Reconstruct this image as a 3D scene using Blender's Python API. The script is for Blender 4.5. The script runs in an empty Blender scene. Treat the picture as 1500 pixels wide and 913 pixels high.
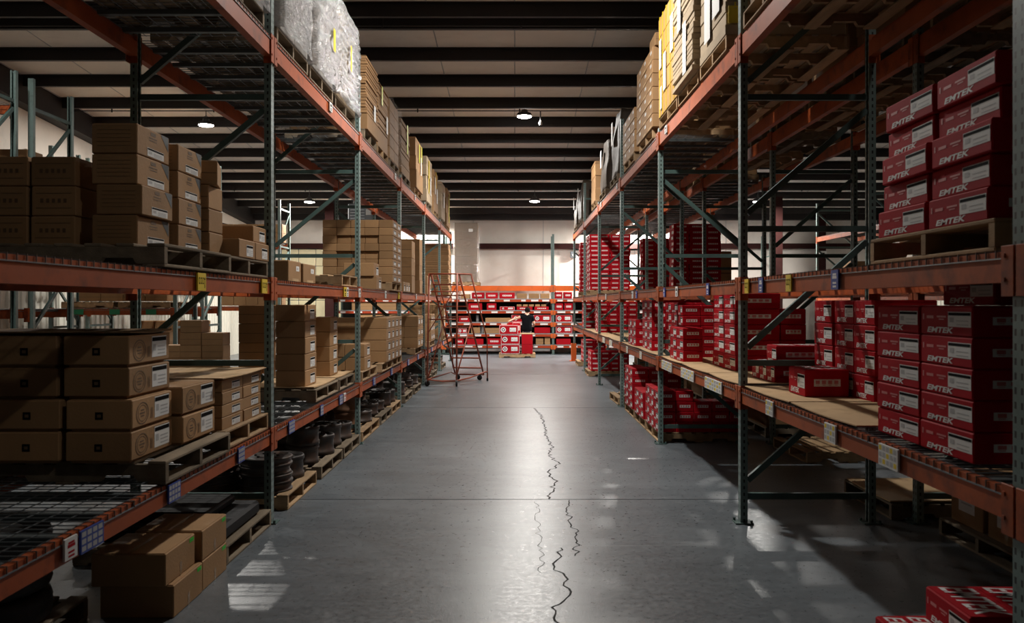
import bpy, math, random
from math import pi, sin, cos, radians
from mathutils import Vector, Matrix
random.seed(7)
scene = bpy.context.scene
COL = scene.collection

# ------------------------------------------------------------------ camera
F, VX, VY, EYE = 1237.0, 754.0, 445.0, 1.7
cam_d = bpy.data.cameras.new('camera')
cam = bpy.data.objects.new('camera', cam_d); COL.objects.link(cam)
cam.location = (0, 0, EYE); cam.rotation_euler = (pi / 2, 0, 0)
cam_d.sensor_width = 36; cam_d.lens = F / 1500 * 36
cam_d.shift_x = -4 / 1500; cam_d.shift_y = -11.5 / 1500
cam_d.clip_start = .05; cam_d.clip_end = 200
cam_d.dof.use_dof = True; cam_d.dof.focus_distance = 13; cam_d.dof.aperture_fstop = 4.5
scene.camera = cam
# ------------------------------------------------------------------ world, exposure
W = bpy.data.worlds.new('world'); scene.world = W; W.use_nodes = True
W.node_tree.nodes['Background'].inputs[0].default_value = (.8, .85, 1, 1)
W.node_tree.nodes['Background'].inputs[1].default_value = .001
vs = scene.view_settings
vs.view_transform = 'Standard'; vs.look = 'None'; vs.gamma = 1; vs.exposure = 0.0; vs.use_curve_mapping = False
LAMP_W = 360.0
# lamp position and how bright it burns
LAMPS = [(.197, 17.4, 5.54, .75), (.59, 25.0, 4.71, .8), (-6.36, 17.4, 5.36, .75), (-6.08, 25.0, 4.69, 1.0),
         (7.2, 25.0, 4.70, 1.0), (4.2, 28.75, 4.40, 2.4), (.1, 9.0, 5.86, .72), (-6.2, 9.0, 5.80, .18), (-3.4, 28.75, 4.40, 1.4), (3.4, .3, 6.4, .16)]  # last entry is a fill lamp added for the near left carton fronts

# ------------------------------------------------------------------ materials
MATS = {}
def mat(name, col, rough=.6, metal=0., spec=.5, rnd=0., noise=0., nscale=6., bump=0., bscale=40., emit=0., stretch=(1, 1, 1), dirt=None, dscale=2., coat=0.):
    if name in MATS: return MATS[name]
    m = bpy.data.materials.new(name); m.use_nodes = True
    nt = m.node_tree; N = nt.nodes; L = nt.links
    b = N['Principled BSDF']
    b.inputs['Roughness'].default_value = rough; b.inputs['Metallic'].default_value = metal
    b.inputs['Specular IOR Level'].default_value = spec; b.inputs['Coat Weight'].default_value = coat
    c = (*col, 1)
    b.inputs['Base Color'].default_value = c
    if emit:
        b.inputs['Emission Color'].default_value = c; b.inputs['Emission Strength'].default_value = emit
    tc = N.new('ShaderNodeTexCoord'); mp = N.new('ShaderNodeMapping')
    mp.inputs['Scale'].default_value = stretch
    L.new(tc.outputs['Object'], mp.inputs['Vector'])
    out = None
    if rnd or noise or dirt:
        hsv = N.new('ShaderNodeHueSaturation'); hsv.inputs['Color'].default_value = c
        last = None
        if noise:
            nz = N.new('ShaderNodeTexNoise'); nz.inputs['Scale'].default_value = nscale; nz.inputs['Detail'].default_value = 5
            L.new(mp.outputs[0], nz.inputs['Vector'])
            mr = N.new('ShaderNodeMapRange'); mr.inputs[1].default_value = .3; mr.inputs[2].default_value = .7
            mr.inputs[3].default_value = 1 - noise; mr.inputs[4].default_value = 1 + noise
            L.new(nz.outputs['Fac'], mr.inputs[0]); last = mr.outputs[0]
        if rnd:
            oi = N.new('ShaderNodeObjectInfo'); mr2 = N.new('ShaderNodeMapRange')
            mr2.inputs[3].default_value = 1 - rnd; mr2.inputs[4].default_value = 1 + rnd
            L.new(oi.outputs['Random'], mr2.inputs[0])
            if last is None: last = mr2.outputs[0]
            else:
                mu = N.new('ShaderNodeMath'); mu.operation = 'MULTIPLY'
                L.new(last, mu.inputs[0]); L.new(mr2.outputs[0], mu.inputs[1]); last = mu.outputs[0]
        if last is not None: L.new(last, hsv.inputs['Value'])
        out = hsv.outputs[0]
        if dirt:
            mx = N.new('ShaderNodeMix'); mx.data_type = 'RGBA'
            nz2 = N.new('ShaderNodeTexNoise'); nz2.inputs['Scale'].default_value = dscale; nz2.inputs['Detail'].default_value = 8
            nz2.inputs['Roughness'].default_value = .65
            L.new(mp.outputs[0], nz2.inputs['Vector'])
            mr3 = N.new('ShaderNodeMapRange'); mr3.inputs[1].default_value = .52; mr3.inputs[2].default_value = .72; mr3.inputs[4].default_value = .8
            L.new(nz2.outputs['Fac'], mr3.inputs[0]); L.new(mr3.outputs[0], mx.inputs[0])
            L.new(out, mx.inputs[6]); mx.inputs[7].default_value = (*dirt, 1); out = mx.outputs[2]
        L.new(out, b.inputs['Base Color'])
    if bump:
        nb = N.new('ShaderNodeTexNoise'); nb.inputs['Scale'].default_value = bscale; nb.inputs['Detail'].default_value = 4
        L.new(mp.outputs[0], nb.inputs['Vector'])
        bp = N.new('ShaderNodeBump'); bp.inputs['Strength'].default_value = bump; bp.inputs['Distance'].default_value = .02
        L.new(nb.outputs['Fac'], bp.inputs['Height']); L.new(bp.outputs[0], b.inputs['Normal'])
    MATS[name] = m
    return m

CARD = mat('cardboard', (.325, .188, .088), .75, spec=.25, rnd=.16, noise=.07, nscale=5, bump=.08, bscale=60)
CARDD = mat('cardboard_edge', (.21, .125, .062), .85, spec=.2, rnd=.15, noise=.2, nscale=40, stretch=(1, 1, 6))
CARDG = mat('cardboard_grey', (.36, .28, .19), .8, spec=.2, rnd=.12, noise=.1)
CARDY = mat('cardboard_golden', (.44, .26, .085), .7, spec=.25, rnd=.08, noise=.1)
KRAFT = mat('kraft_sheet', (.50, .34, .19), .8, spec=.2, rnd=.08, noise=.1, nscale=3, dirt=(.3, .2, .1), dscale=4)
RED = mat('red_carton', (.36, .005, .012), .65, spec=.10, rnd=.12, noise=.06, nscale=4)
TAPE = mat('packing_tape', (.33, .21, .11), .25, spec=.5)
PAPER = mat('label_paper', (.72, .72, .70), .6, spec=.3)
GREYP = mat('grey_print', (.42, .42, .42), .6)
INK = mat('black_ink', (.006, .006, .006), .8, spec=.05)
FADED = mat('brown_ink', (.13, .075, .035), .7)
WHITEINK = mat('white_ink', (.75, .73, .72), .5)
PINK = mat('pale_red_print', (.55, .16, .16), .5)
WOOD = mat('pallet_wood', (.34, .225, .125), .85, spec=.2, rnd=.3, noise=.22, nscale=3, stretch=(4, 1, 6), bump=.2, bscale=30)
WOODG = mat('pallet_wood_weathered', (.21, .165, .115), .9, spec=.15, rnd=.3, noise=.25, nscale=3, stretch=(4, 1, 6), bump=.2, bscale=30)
BEAM = mat('beam_paint', (.37, .078, .020), .55, spec=.22, rnd=.10, noise=.12, nscale=4, dirt=(.09, .03, .018), dscale=5)
SHELFR = mat('shelf_beam_paint', (.36, .045, .012), .5, spec=.3, noise=.08)
ORANGE = mat('bright_orange_paint', (.62, .105, .010), .45, spec=.4, noise=.06, dirt=(.30, .07, .02), dscale=3)
BRACE = mat('brace_paint', (.060, .105, .095), .5, spec=.4, noise=.15, dirt=(.03, .04, .04))
WIRE = mat('galvanised_wire', (.24, .26, .27), .38, metal=.7, noise=.1)
STEEL = mat('grey_steel', (.35, .36, .37), .45, metal=.6)
PURLIN = mat('purlin_paint', (.009, .006, .006), .6, noise=.2)
COLUMN = mat('column_paint', (.030, .010, .009), .8, spec=.1, noise=.15)
TYRE = mat('black_rubber', (.017, .016, .016), .6, rnd=.3, bump=.2, bscale=30)
IRON = mat('cast_iron', (.045, .038, .034), .55, metal=.5, rnd=.35, noise=.3, dirt=(.11, .05, .025), dscale=6)
RUST = mat('rusty_iron', (.12, .055, .025), .8, rnd=.25, noise=.3, dirt=(.06, .03, .02), dscale=8)
LADDER = mat('ladder_paint', (.30, .062, .025), .5, noise=.15, dirt=(.10, .03, .02), dscale=8)
YEL = mat('yellow_tag', (.72, .52, .015), .5)
LIME = mat('lime_tag', (.62, .68, .04), .5)
BLUE = mat('blue_tag', (.022, .055, .30), .5)
GREEN = mat('green_sticker', (.03, .62, .02), .5)
TEALTAG = mat('green_tag', (.01, .22, .09), .5)
CREAM = mat('cream_panel', (.62, .56, .36), .6, noise=.05)
BLACKC = mat('black_cloth', (.004, .0045, .006), .95, spec=.08, noise=.2, bump=.3, bscale=20)
SKIN = mat('skin', (.56, .33, .23), .6)
HAIR = mat('hair', (.006, .004, .0035), .85, spec=.1, bump=.5, bscale=50)
PLASTIC = mat('black_plastic', (.010, .010, .011), .65, spec=.2)
LAMPBODY = mat('lamp_housing', (.08, .08, .085), .4, metal=.5)
LED = mat('led_lens', (1, .97, .92), .4, emit=40)
GREYBOX = mat('grey_enamel', (.16, .18, .20), .5)
WHITEP = mat('white_plastic', (.7, .7, .68), .5)
DARKLOAD = mat('dark_cover', (.055, .038, .024), .6, rnd=.25, noise=.2, bump=.5, bscale=7)

def m_wall():
    m = mat('tilt_wall', (.66, .62, .57), .85, spec=.2, noise=.10, nscale=1.1, bump=.1, bscale=18, dirt=(.56, .50, .44), dscale=.9)
    return m
WALLM = m_wall()
WALLC = mat('corrugated_wall', (.62, .60, .52), .6, noise=.05, nscale=1)
CEILM = mat('insulation_facing', (.80, .74, .66), .8, spec=.2, noise=.08, nscale=.9, bump=.35, bscale=3, stretch=(.6, 1, 1), dirt=(.60, .53, .46), dscale=.7)

def m_floor():
    m = bpy.data.materials.new('concrete'); m.use_nodes = True
    N = m.node_tree.nodes; L = m.node_tree.links; b = N['Principled BSDF']
    tc = N.new('ShaderNodeTexCoord')
    def noise(scale, detail=6, rough=.6, st=(1, 1, 1)):
        mp = N.new('ShaderNodeMapping'); mp.inputs['Scale'].default_value = st
        L.new(tc.outputs['Object'], mp.inputs[0])
        n = N.new('ShaderNodeTexNoise'); n.inputs['Scale'].default_value = scale; n.inputs['Detail'].default_value = detail
        n.inputs['Roughness'].default_value = rough; L.new(mp.outputs[0], n.inputs['Vector']); return n
    n1 = noise(.7); n2 = noise(4, 8, .7, (.5, 1.5, 1)); n3 = noise(110, 3); n6 = noise(26, 6, .75)
    cr = N.new('ShaderNodeValToRGB'); e = cr.color_ramp.elements
    e[0].position = .39; e[0].color = (.068, .081, .092, 1); e[1].position = .62; e[1].color = (.158, .180, .198, 1)
    def mad(a, k, c):
        n = N.new('ShaderNodeMath'); n.operation = 'MULTIPLY_ADD'; L.new(a, n.inputs[0]); n.inputs[1].default_value = k
        if isinstance(c, float): n.inputs[2].default_value = c
        else: L.new(c, n.inputs[2])
        return n.outputs[0]
    L.new(mad(n1.outputs['Fac'], .38, mad(n2.outputs['Fac'], .30, mad(n6.outputs['Fac'], .32, 0.))), cr.inputs[0])
    # dark scuffs
    n4 = noise(2.2, 9, .72, (.5, 1, 1)); mr = N.new('ShaderNodeMapRange'); mr.inputs[1].default_value = .56; mr.inputs[2].default_value = .72; mr.inputs[4].default_value = .7
    L.new(n4.outputs['Fac'], mr.inputs[0])
    mc = N.new('ShaderNodeMix'); mc.data_type = 'RGBA'; L.new(mr.outputs[0], mc.inputs[0]); L.new(cr.outputs[0], mc.inputs[6])
    mc.inputs[7].default_value = (.075, .075, .075, 1)
    out = mc.outputs[2]
    for st, th in (((1, .035, 1), .70), ((.035, 1, 1), .71)):            # long fine scratches and tyre streaks
        n7 = noise(22, 3, .5, st); m7 = N.new('ShaderNodeMapRange'); m7.inputs[1].default_value = th; m7.inputs[2].default_value = th + .06; m7.inputs[4].default_value = .4
        L.new(n7.outputs['Fac'], m7.inputs[0]); x7 = N.new('ShaderNodeMix'); x7.data_type = 'RGBA'; L.new(m7.outputs[0], x7.inputs[0]); L.new(out, x7.inputs[6])
        x7.inputs[7].default_value = (.30, .32, .33, 1) if st[0] < 1 else (.06, .06, .062, 1); out = x7.outputs[2]
    L.new(out, b.inputs['Base Color'])
    rr = N.new('ShaderNodeMapRange'); rr.inputs[1].default_value = .3; rr.inputs[2].default_value = .7; rr.inputs[3].default_value = .24; rr.inputs[4].default_value = .42
    L.new(n6.outputs['Fac'], rr.inputs[0]); L.new(rr.outputs[0], b.inputs['Roughness'])
    b.inputs['Specular IOR Level'].default_value = .85
    bp = N.new('ShaderNodeBump'); bp.inputs['Strength'].default_value = .12; bp.inputs['Distance'].default_value = .008
    L.new(n3.outputs['Fac'], bp.inputs['Height']); L.new(bp.outputs[0], b.inputs['Normal'])
    return m
FLOORM = m_floor()
JOINT = mat('joint_filler', (.025, .025, .025), .9)

def m_post(name, col, dirt):
    """teal painted column with the punched slots of the frame"""
    m = mat(name, col, .45, spec=.4, noise=.15, nscale=5, dirt=dirt, dscale=5)
    N = m.node_tree.nodes; L = m.node_tree.links; b = N['Principled BSDF']
    src = b.inputs['Base Color'].links[0].from_socket
    tc = N.new('ShaderNodeTexCoord'); sp = N.new('ShaderNodeSeparateXYZ'); L.new(tc.outputs['Object'], sp.inputs[0])
    def M(op, a, b2=None):
        n = N.new('ShaderNodeMath'); n.operation = op
        for i, v in enumerate((a, b2)):
            if v is None: continue
            if isinstance(v, (int, float)): n.inputs[i].default_value = v
            else: L.new(v, n.inputs[i])
        return n.outputs[0]
    z = M('ABSOLUTE', M('SUBTRACT', M('FRACT', M('DIVIDE', sp.outputs[2], .0508)), .5))
    zin = M('LESS_THAN', z, .24)
    xo = M('LESS_THAN', M('ABSOLUTE', M('SUBTRACT', M('ABSOLUTE', sp.outputs[1]), .019)), .0065)   # on faces across x
    yo = M('LESS_THAN', M('ABSOLUTE', sp.outputs[0]), .0065)                                       # on faces across y
    ge = N.new('ShaderNodeNewGeometry'); sn = N.new('ShaderNodeSeparateXYZ'); L.new(ge.outputs['Normal'], sn.inputs[0])
    nx = M('GREATER_THAN', M('ABSOLUTE', sn.outputs[0]), .5); ny = M('GREATER_THAN', M('ABSOLUTE', sn.outputs[1]), .5)
    hole = M('MULTIPLY', zin, M('ADD', M('MULTIPLY', xo, nx), M('MULTIPLY', yo, ny)))
    mx = N.new('ShaderNodeMix'); mx.data_type = 'RGBA'; L.new(hole, mx.inputs[0]); L.new(src, mx.inputs[6])
    mx.inputs[7].default_value = (.008, .01, .01, 1); L.new(mx.outputs[2], b.inputs['Base Color'])
    return m
POST = m_post('post_paint', (.15, .215, .20), (.06, .08, .075))

def m_wrap(name='stretch_film', lo=.5, hi=.95, dif=.5, rough=.09):
    m = bpy.data.materials.new(name); m.use_nodes = True
    N = m.node_tree.nodes; L = m.node_tree.links; N.remove(N['Principled BSDF'])
    tc = N.new('ShaderNodeTexCoord'); mp = N.new('ShaderNodeMapping'); mp.inputs['Scale'].default_value = (1, 1, 1.7)
    L.new(tc.outputs['Object'], mp.inputs[0])
    n = N.new('ShaderNodeTexNoise'); n.inputs['Scale'].default_value = 12; n.inputs['Detail'].default_value = 7; n.inputs['Roughness'].default_value = .7
    n.inputs['Distortion'].default_value = .8
    L.new(mp.outputs[0], n.inputs['Vector'])
    bp = N.new('ShaderNodeBump'); bp.inputs['Strength'].default_value = 1; bp.inputs['Distance'].default_value = .06; L.new(n.outputs['Fac'], bp.inputs['Height'])
    g = N.new('ShaderNodeBsdfGlossy'); g.inputs['Roughness'].default_value = rough; g.inputs['Color'].default_value = (.9, .9, .92, 1)
    d = N.new('ShaderNodeBsdfDiffuse'); d.inputs['Color'].default_value = (.75, .75, .76, 1)
    t = N.new('ShaderNodeBsdfTransparent')
    L.new(bp.outputs[0], g.inputs['Normal']); L.new(bp.outputs[0], d.inputs['Normal'])
    m1 = N.new('ShaderNodeMixShader'); m1.inputs[0].default_value = dif; L.new(g.outputs[0], m1.inputs[1]); L.new(d.outputs[0], m1.inputs[2])
    m2 = N.new('ShaderNodeMixShader'); L.new(t.outputs[0], m2.inputs[1]); L.new(m1.outputs[0], m2.inputs[2])
    mr = N.new('ShaderNodeMapRange'); mr.inputs[1].default_value = .35; mr.inputs[2].default_value = .65; mr.inputs[3].default_value = lo; mr.inputs[4].default_value = hi
    L.new(n.outputs['Fac'], mr.inputs[0]); L.new(mr.outputs[0], m2.inputs[0])
    L.new(m2.outputs[0], N['Material Output'].inputs['Surface'])
    return m
WRAP = m_wrap()
WRAPC = m_wrap('clear_film', .04, .28, .25, .12)

# ------------------------------------------------------------------ mesh helpers
class MB:
    def __init__(s): s.v = []; s.f = []; s.m = []
    def face(s, pts, mi=0):
        n = len(s.v); s.v += [tuple(p) for p in pts]; s.f.append(tuple(range(n, n + len(pts)))); s.m.append(mi)
    def box(s, x0, x1, y0, y1, z0, z1, mi=0):
        n = len(s.v)
        s.v += [(x, y, z) for z in (z0, z1) for y in (y0, y1) for x in (x0, x1)]
        for q in ((0, 2, 3, 1), (4, 5, 7, 6), (0, 1, 5, 4), (1, 3, 7, 5), (3, 2, 6, 7), (2, 0, 4, 6)):
            s.f.append(tuple(n + i for i in q)); s.m.append(mi)
    def cbox(s, x0, x1, y0, y1, z0, z1, b=.006, mi=0):
        n = len(s.v); idx = {}
        X, Y, Z = (x0, x1), (y0, y1), (z0, z1)
        for i in (0, 1):
            for j in (0, 1):
                for k in (0, 1):
                    c = (X[i], Y[j], Z[k]); o = (b if i == 0 else -b, b if j == 0 else -b, b if k == 0 else -b)
                    for a in range(3):
                        p = [c[q] + (o[q] if q != a else 0) for q in range(3)]
                        idx[i, j, k, a] = len(s.v); s.v.append(tuple(p))
        def q(*t): s.f.append(t); s.m.append(mi)
        I = idx
        for a in range(3):
            u, w = [(1, 2), (0, 2), (0, 1)][a]
            for e in (0, 1):
                def key(p, r):
                    c = [0, 0, 0]; c[a] = e; c[u] = p; c[w] = r; return (*c, a)
                loop = [I[key(0, 0)], I[key(1, 0)], I[key(1, 1)], I[key(0, 1)]]
                if (e == 1) == (a == 1): loop.reverse()
                q(*loop)
        for a in range(3):                       # chamfer quads along axis a
            u, w = [(1, 2), (0, 2), (0, 1)][a]
            for p in (0, 1):
                for r in (0, 1):
                    def key(e, ax):
                        c = [0, 0, 0]; c[a] = e; c[u] = p; c[w] = r; return (*c, ax)
                    q(I[key(0, u)], I[key(1, u)], I[key(1, w)], I[key(0, w)])
        for i in (0, 1):
            for j in (0, 1):
                for k in (0, 1): q(I[i, j, k, 0], I[i, j, k, 1], I[i, j, k, 2])
    def prism(s, prof, axis, a0, a1, mi=0):
        """extrude a 2-D outline along an axis; prof lists the other two coordinates in x,y,z order"""
        n = len(s.v); k = len(prof)
        for a in (a0, a1):
            for p in prof:
                c = list(p); c.insert(axis, a); s.v.append(tuple(c))
        for i in range(k):
            j = (i + 1) % k
            s.f.append((n + i, n + j, n + k + j, n + k + i)); s.m.append(mi)
        s.f.append(tuple(n + i for i in range(k))[::-1]); s.m.append(mi)
        s.f.append(tuple(n + k + i for i in range(k))); s.m.append(mi)
    def tube(s, pts, r, n=8, mi=0, caps=True):
        pts = [Vector(p) for p in pts]; base = len(s.v); up0 = None
        for i, p in enumerate(pts):
            d = (pts[min(i + 1, len(pts) - 1)] - pts[max(i - 1, 0)]).normalized()
            up = Vector((0, 0, 1)) if abs(d.z) < .95 else Vector((1, 0, 0))
            a = d.cross(up).normalized(); b = d.cross(a)
            for q in range(n):
                t = 2 * pi * q / n; s.v.append(tuple(p + (a * cos(t) + b * sin(t)) * r))
        for i in range(len(pts) - 1):
            for q in range(n):
                q2 = (q + 1) % n
                s.f.append((base + i * n + q, base + i * n + q2, base + (i + 1) * n + q2, base + (i + 1) * n + q)); s.m.append(mi)
        if caps:
            s.f.append(tuple(base + q for q in range(n))[::-1]); s.m.append(mi)
            e = base + (len(pts) - 1) * n; s.f.append(tuple(e + q for q in range(n))); s.m.append(mi)
    def lathe(s, prof, n=24, mi=0, c=(0, 0, 0), close=False):
        base = len(s.v); k = len(prof)
        for q in range(n):
            t = 2 * pi * q / n
            for (r, z) in prof: s.v.append((c[0] + r * cos(t), c[1] + r * sin(t), c[2] + z))
        for q in range(n):
            q2 = (q + 1) % n
            for i in range(k if close else k - 1):
                j = (i + 1) % k
                s.f.append((base + q * k + i, base + q2 * k + i, base + q2 * k + j, base + q * k + j)); s.m.append(mi)
    def mesh(s, name, mats, smooth=False):
        me = bpy.data.meshes.new(name); me.from_pydata(s.v, [], s.f)
        if not isinstance(mats, (list, tuple)): mats = [mats]
        for m in mats: me.materials.append(m)
        if len(mats) > 1: me.polygons.foreach_set('material_index', s.m)
        if smooth: me.polygons.foreach_set('use_smooth', [True] * len(me.polygons))
        me.validate(); me.update()
        return me

def add(name, me, parent=None, loc=(0, 0, 0), rz=0.):
    o = bpy.data.objects.new(name, me); COL.objects.link(o); o.location = loc
    if rz: o.rotation_euler[2] = rz
    if parent is not None: o.parent = parent
    return o
def tag(o, label, cat, group=None, kind=None):
    assert 4 <= len(label.split()) <= 16, (len(label.split()), label)
    o['label'] = label; o['category'] = cat
    if group: o['group'] = group
    if kind: o['kind'] = kind
    return o
def struct(o): o['kind'] = 'structure'; return o
def thing(name, label, cat, loc=(0, 0, 0), group=None, rz=0.):
    return tag(add(name, None, None, loc, rz), label, cat, group)
def part(name, mb, mats, parent, loc=(0, 0, 0), smooth=False, rz=0.):
    return add(name, mb.mesh(name, mats, smooth), parent, loc, rz)
def bar(mb, p, q, w, h, mi=0):
    """rectangular bar between two points, w across, h up"""
    p, q = Vector(p), Vector(q); d = (q - p).normalized()
    up = Vector((0, 0, 1)) if abs(d.z) < .95 else Vector((0, 1, 0))
    a = d.cross(up).normalized() * (w / 2); b = a.cross(d).normalized() * (h / 2)
    n = len(mb.v)
    for e in (p, q):
        for t in (-a - b, a - b, a + b, -a + b): mb.v.append(tuple(e + t))
    for f in ((0, 1, 5, 4), (1, 2, 6, 5), (2, 3, 7, 6), (3, 0, 4, 7), (3, 2, 1, 0), (4, 5, 6, 7)):
        mb.f.append(tuple(n + i for i in f)); mb.m.append(mi)
_tx = {}
def text_geo(s, bold=.02, shear=.25):
    k = (s, bold, shear)
    if k not in _tx:
        cu = bpy.data.curves.new('lettering', 'FONT'); cu.body = s; cu.offset = bold; cu.shear = shear
        cu.resolution_u = 2; cu.fill_mode = 'FRONT'
        o = bpy.data.objects.new('lettering', cu); COL.objects.link(o)
        dg = bpy.context.evaluated_depsgraph_get(); me = o.evaluated_get(dg).to_mesh()
        vs_ = [v.co.copy() for v in me.vertices]; fs = [tuple(p.vertices) for p in me.polygons]
        bpy.data.objects.remove(o); bpy.data.curves.remove(cu)
        x0 = min(v.x for v in vs_); x1 = max(v.x for v in vs_); y0 = min(v.y for v in vs_); y1 = max(v.y for v in vs_)
        _tx[k] = ([((v.x - x0) / (x1 - x0), (v.y - y0) / (y1 - y0)) for v in vs_], fs)
    return _tx[k]
ORD = ['first', 'second', 'third', 'fourth', 'fifth', 'sixth', 'seventh', 'eighth', 'ninth', 'tenth', 'eleventh', 'twelfth', 'thirteenth', 'fourteenth', 'fifteenth', 'sixteenth']

# ------------------------------------------------------------------ the setting
XL, XR, YB, YF = -9.4, 13.0, 29.6, -14.0
JY = [-18.5, -12.1, -5.6, .86, 7.33, 13.8, 20.3, 26.8, 33.2]
fb = MB(); fb.box(XL, XR, YF, YB, -.3, -.02)
floor = struct(add('floor', fb.mesh('floor', JOINT)))
for a, b in zip(JY, JY[1:]):
    a2, b2 = max(a, YF), min(b, YB)
    mb = MB(); mb.box(XL, XR, a2 + .009, b2 - .009, -.06, 0)
    part('slab', mb, FLOORM, floor)
def g(x, y, z=0.):
    d = F * (EYE - z) / (y - VY); return ((x - VX) * d / F, d)
def crack(pts, w):
    p = [Vector((*g(*q), 0)) for q in pts]; fine = []
    for a, b in zip(p, p[1:]):
        n = max(2, int((b - a).length / .05))
        for i in range(n):
            q = a.lerp(b, i / n); fine.append(q + Vector((random.uniform(-.028, .028), 0, 0)))
    fine.append(p[-1]); mb = MB()
    for i, (a, b) in enumerate(zip(fine, fine[1:])):
        wa = w * (.5 + .5 * abs(sin(i * .7))); wb = w * (.5 + .5 * abs(sin((i + 1) * .7)))
        mb.face([(a.x - wa, a.y, .0012), (a.x + wa, a.y, .0012), (b.x + wb, b.y, .0012), (b.x - wb, b.y, .0012)])
    part('crack', mb, JOINT, floor)
crack([(783, 598), (790, 605), (797, 618), (800, 640), (808, 655), (806, 668), (818, 680), (804, 692), (813, 705), (804, 731)], .009)
crack([(838, 733), (833, 750), (836, 765), (848, 790), (842, 815)], .006)
crack([(826, 803), (812, 822), (815, 835), (828, 845), (830, 872), (812, 890), (816, 900), (823, 916)], .007)
crack([(785, 735), (787, 765), (791, 800), (793, 840)], .0025)

# walls
SL = .0687
def roofz(y): return EYE + 5.10 + .20 - SL * y
mb = MB(); mb.box(XL - .2, XR + .2, YB, YB + .25, -.3, 6)
wall_back = struct(add('wall_back', mb.mesh('wall_back', WALLM)))
for i, x in enumerate((-8.9, -5.2, -1.45, 1.0, 4.2, 7.4, 10.6)):        # panel joints of the tilt-up wall
    mb = MB(); mb.box(x - .012, x + .012, YB - .004, YB, 0, 4.75); part('panel_joint', mb, GREYP, wall_back)
for z in (3.62,):
    mb = MB(); mb.prism([(YB - .2, z), (YB, z), (YB, z + .02), (YB - .18, z + .02), (YB - .18, z + .16), (YB, z + .16), (YB, z + .18), (YB - .2, z + .18)], 0, XL, XR)
    part('girt', mb, COLUMN, wall_back)
def corr(y0, y1, z0, z1, x, s, pitch=.22):
    mb = MB(); n = int((y1 - y0) / pitch); pts = []
    for i in range(n):
        y = y0 + i * pitch
        pts += [(y, 0), (y + pitch * .55, 0), (y + pitch * .65, .03), (y + pitch * .9, .03)]
    pts.append((y1, 0))
    for (ya, da), (yb, db) in zip(pts, pts[1:]):
        mb.face([(x + s * da, ya, z0), (x + s * db, yb, z0), (x + s * db, yb, z1), (x + s * da, ya, z1)])
    return mb
wall_left = struct(add('wall_left', corr(YF, YB, -.1, 8.3, XL, 1).mesh('wall_left', WALLC)))
wall_right = struct(add('wall_right', corr(YF, YB, -.1, 8.3, XR, -1).mesh('wall_right', WALLC)))
for x, s, w in ((XL, 1, wall_left), (XR, -1, wall_right)):
    mb = MB(); xa, xb = sorted((x + s * .035, x + s * .05))
    mb.box(xa, xb, YF, YB, 2.3, 8.2); part('liner_sheet', mb, CEILM, w)
    mb = MB(); mb.prism([(YF, roofz(YF) - .5), (YB, roofz(YB) - .5), (YB, roofz(YB) - .02), (YF, roofz(YF) - .02)], 0, *sorted((x + s * .05, x + s * .3))); part('eave_strut', mb, PURLIN, w)
    for z in (2.9, 4.05):
        mb = MB(); mb.box(min(x + s * .05, x + s * .2), max(x + s * .05, x + s * .2), YF, YB, z, z + .2); part('girt', mb, COLUMN, w)
mb = MB(); mb.box(XL - .2, XR + .2, YF - .2, YF, -.3, 8.3); struct(add('wall_front', mb.mesh('wall_front', WALLM)))

# roof: white insulation facing over dark purlins, falling towards the back wall
mb = MB(); mb.prism([(YF - .2, roofz(YF - .2)), (YB + .25, roofz(YB + .25)), (YB + .25, roofz(YB + .25) + .15), (YF - .2, roofz(YF - .2) + .15)], 0, XL - .2, XR + .2)
ceiling = struct(add('ceiling', mb.mesh('ceiling', CEILM)))
PY = [14.28 + 1.345 * k for k in range(-20, 12)] + [12.47]
for y in PY:
    t = roofz(y); b = t - .20
    mb = MB(); mb.prism([(y, b), (y + .075, b), (y + .075, b + .02), (y + .012, b + .012), (y + .012, t), (y - .06, t), (y - .06, t - .01), (y, t - .01)], 0, XL, XR)
    part('purlin', mb, PURLIN, ceiling)
for x in [XL + 1.3 * i + .3 for i in range(17)]:                       # seams of the facing
    mb = MB(); mb.prism([(x - .01, 0), (x + .01, 0), (x, -.012)], 1, 0, 1)
    me = mb.mesh('seam', GREYP); o = add('seam', me, ceiling)
    for v in me.vertices: y = YF + v.co.y * (YB - YF); v.co = (v.co.x, y, roofz(y) + v.co.z)
mb = MB(); mb.prism([(YB - .25, 4.62), (YB, 4.62), (YB, 4.9), (YB - .25, 4.9)], 0, XL, XR); part('eave_beam', mb, PURLIN, ceiling)

# overhead door in the back wall
door = struct(add('door_1', None, None, (-6.95, YB - .06, 0)))
for k in range(6):
    for c in range(4):
        mb = MB(); mb.cbox(-1.2 + c * .6, -1.2 + c * .6 + .585, -.03, .04, .02 + k * .6, .02 + k * .6 + .585, .02); part('panel', mb, CREAM, door)
mb = MB(); mb.box(-1.24, 1.24, 0, .05, 0, 3.66); part('door_frame', mb, GREYBOX, door)

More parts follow.
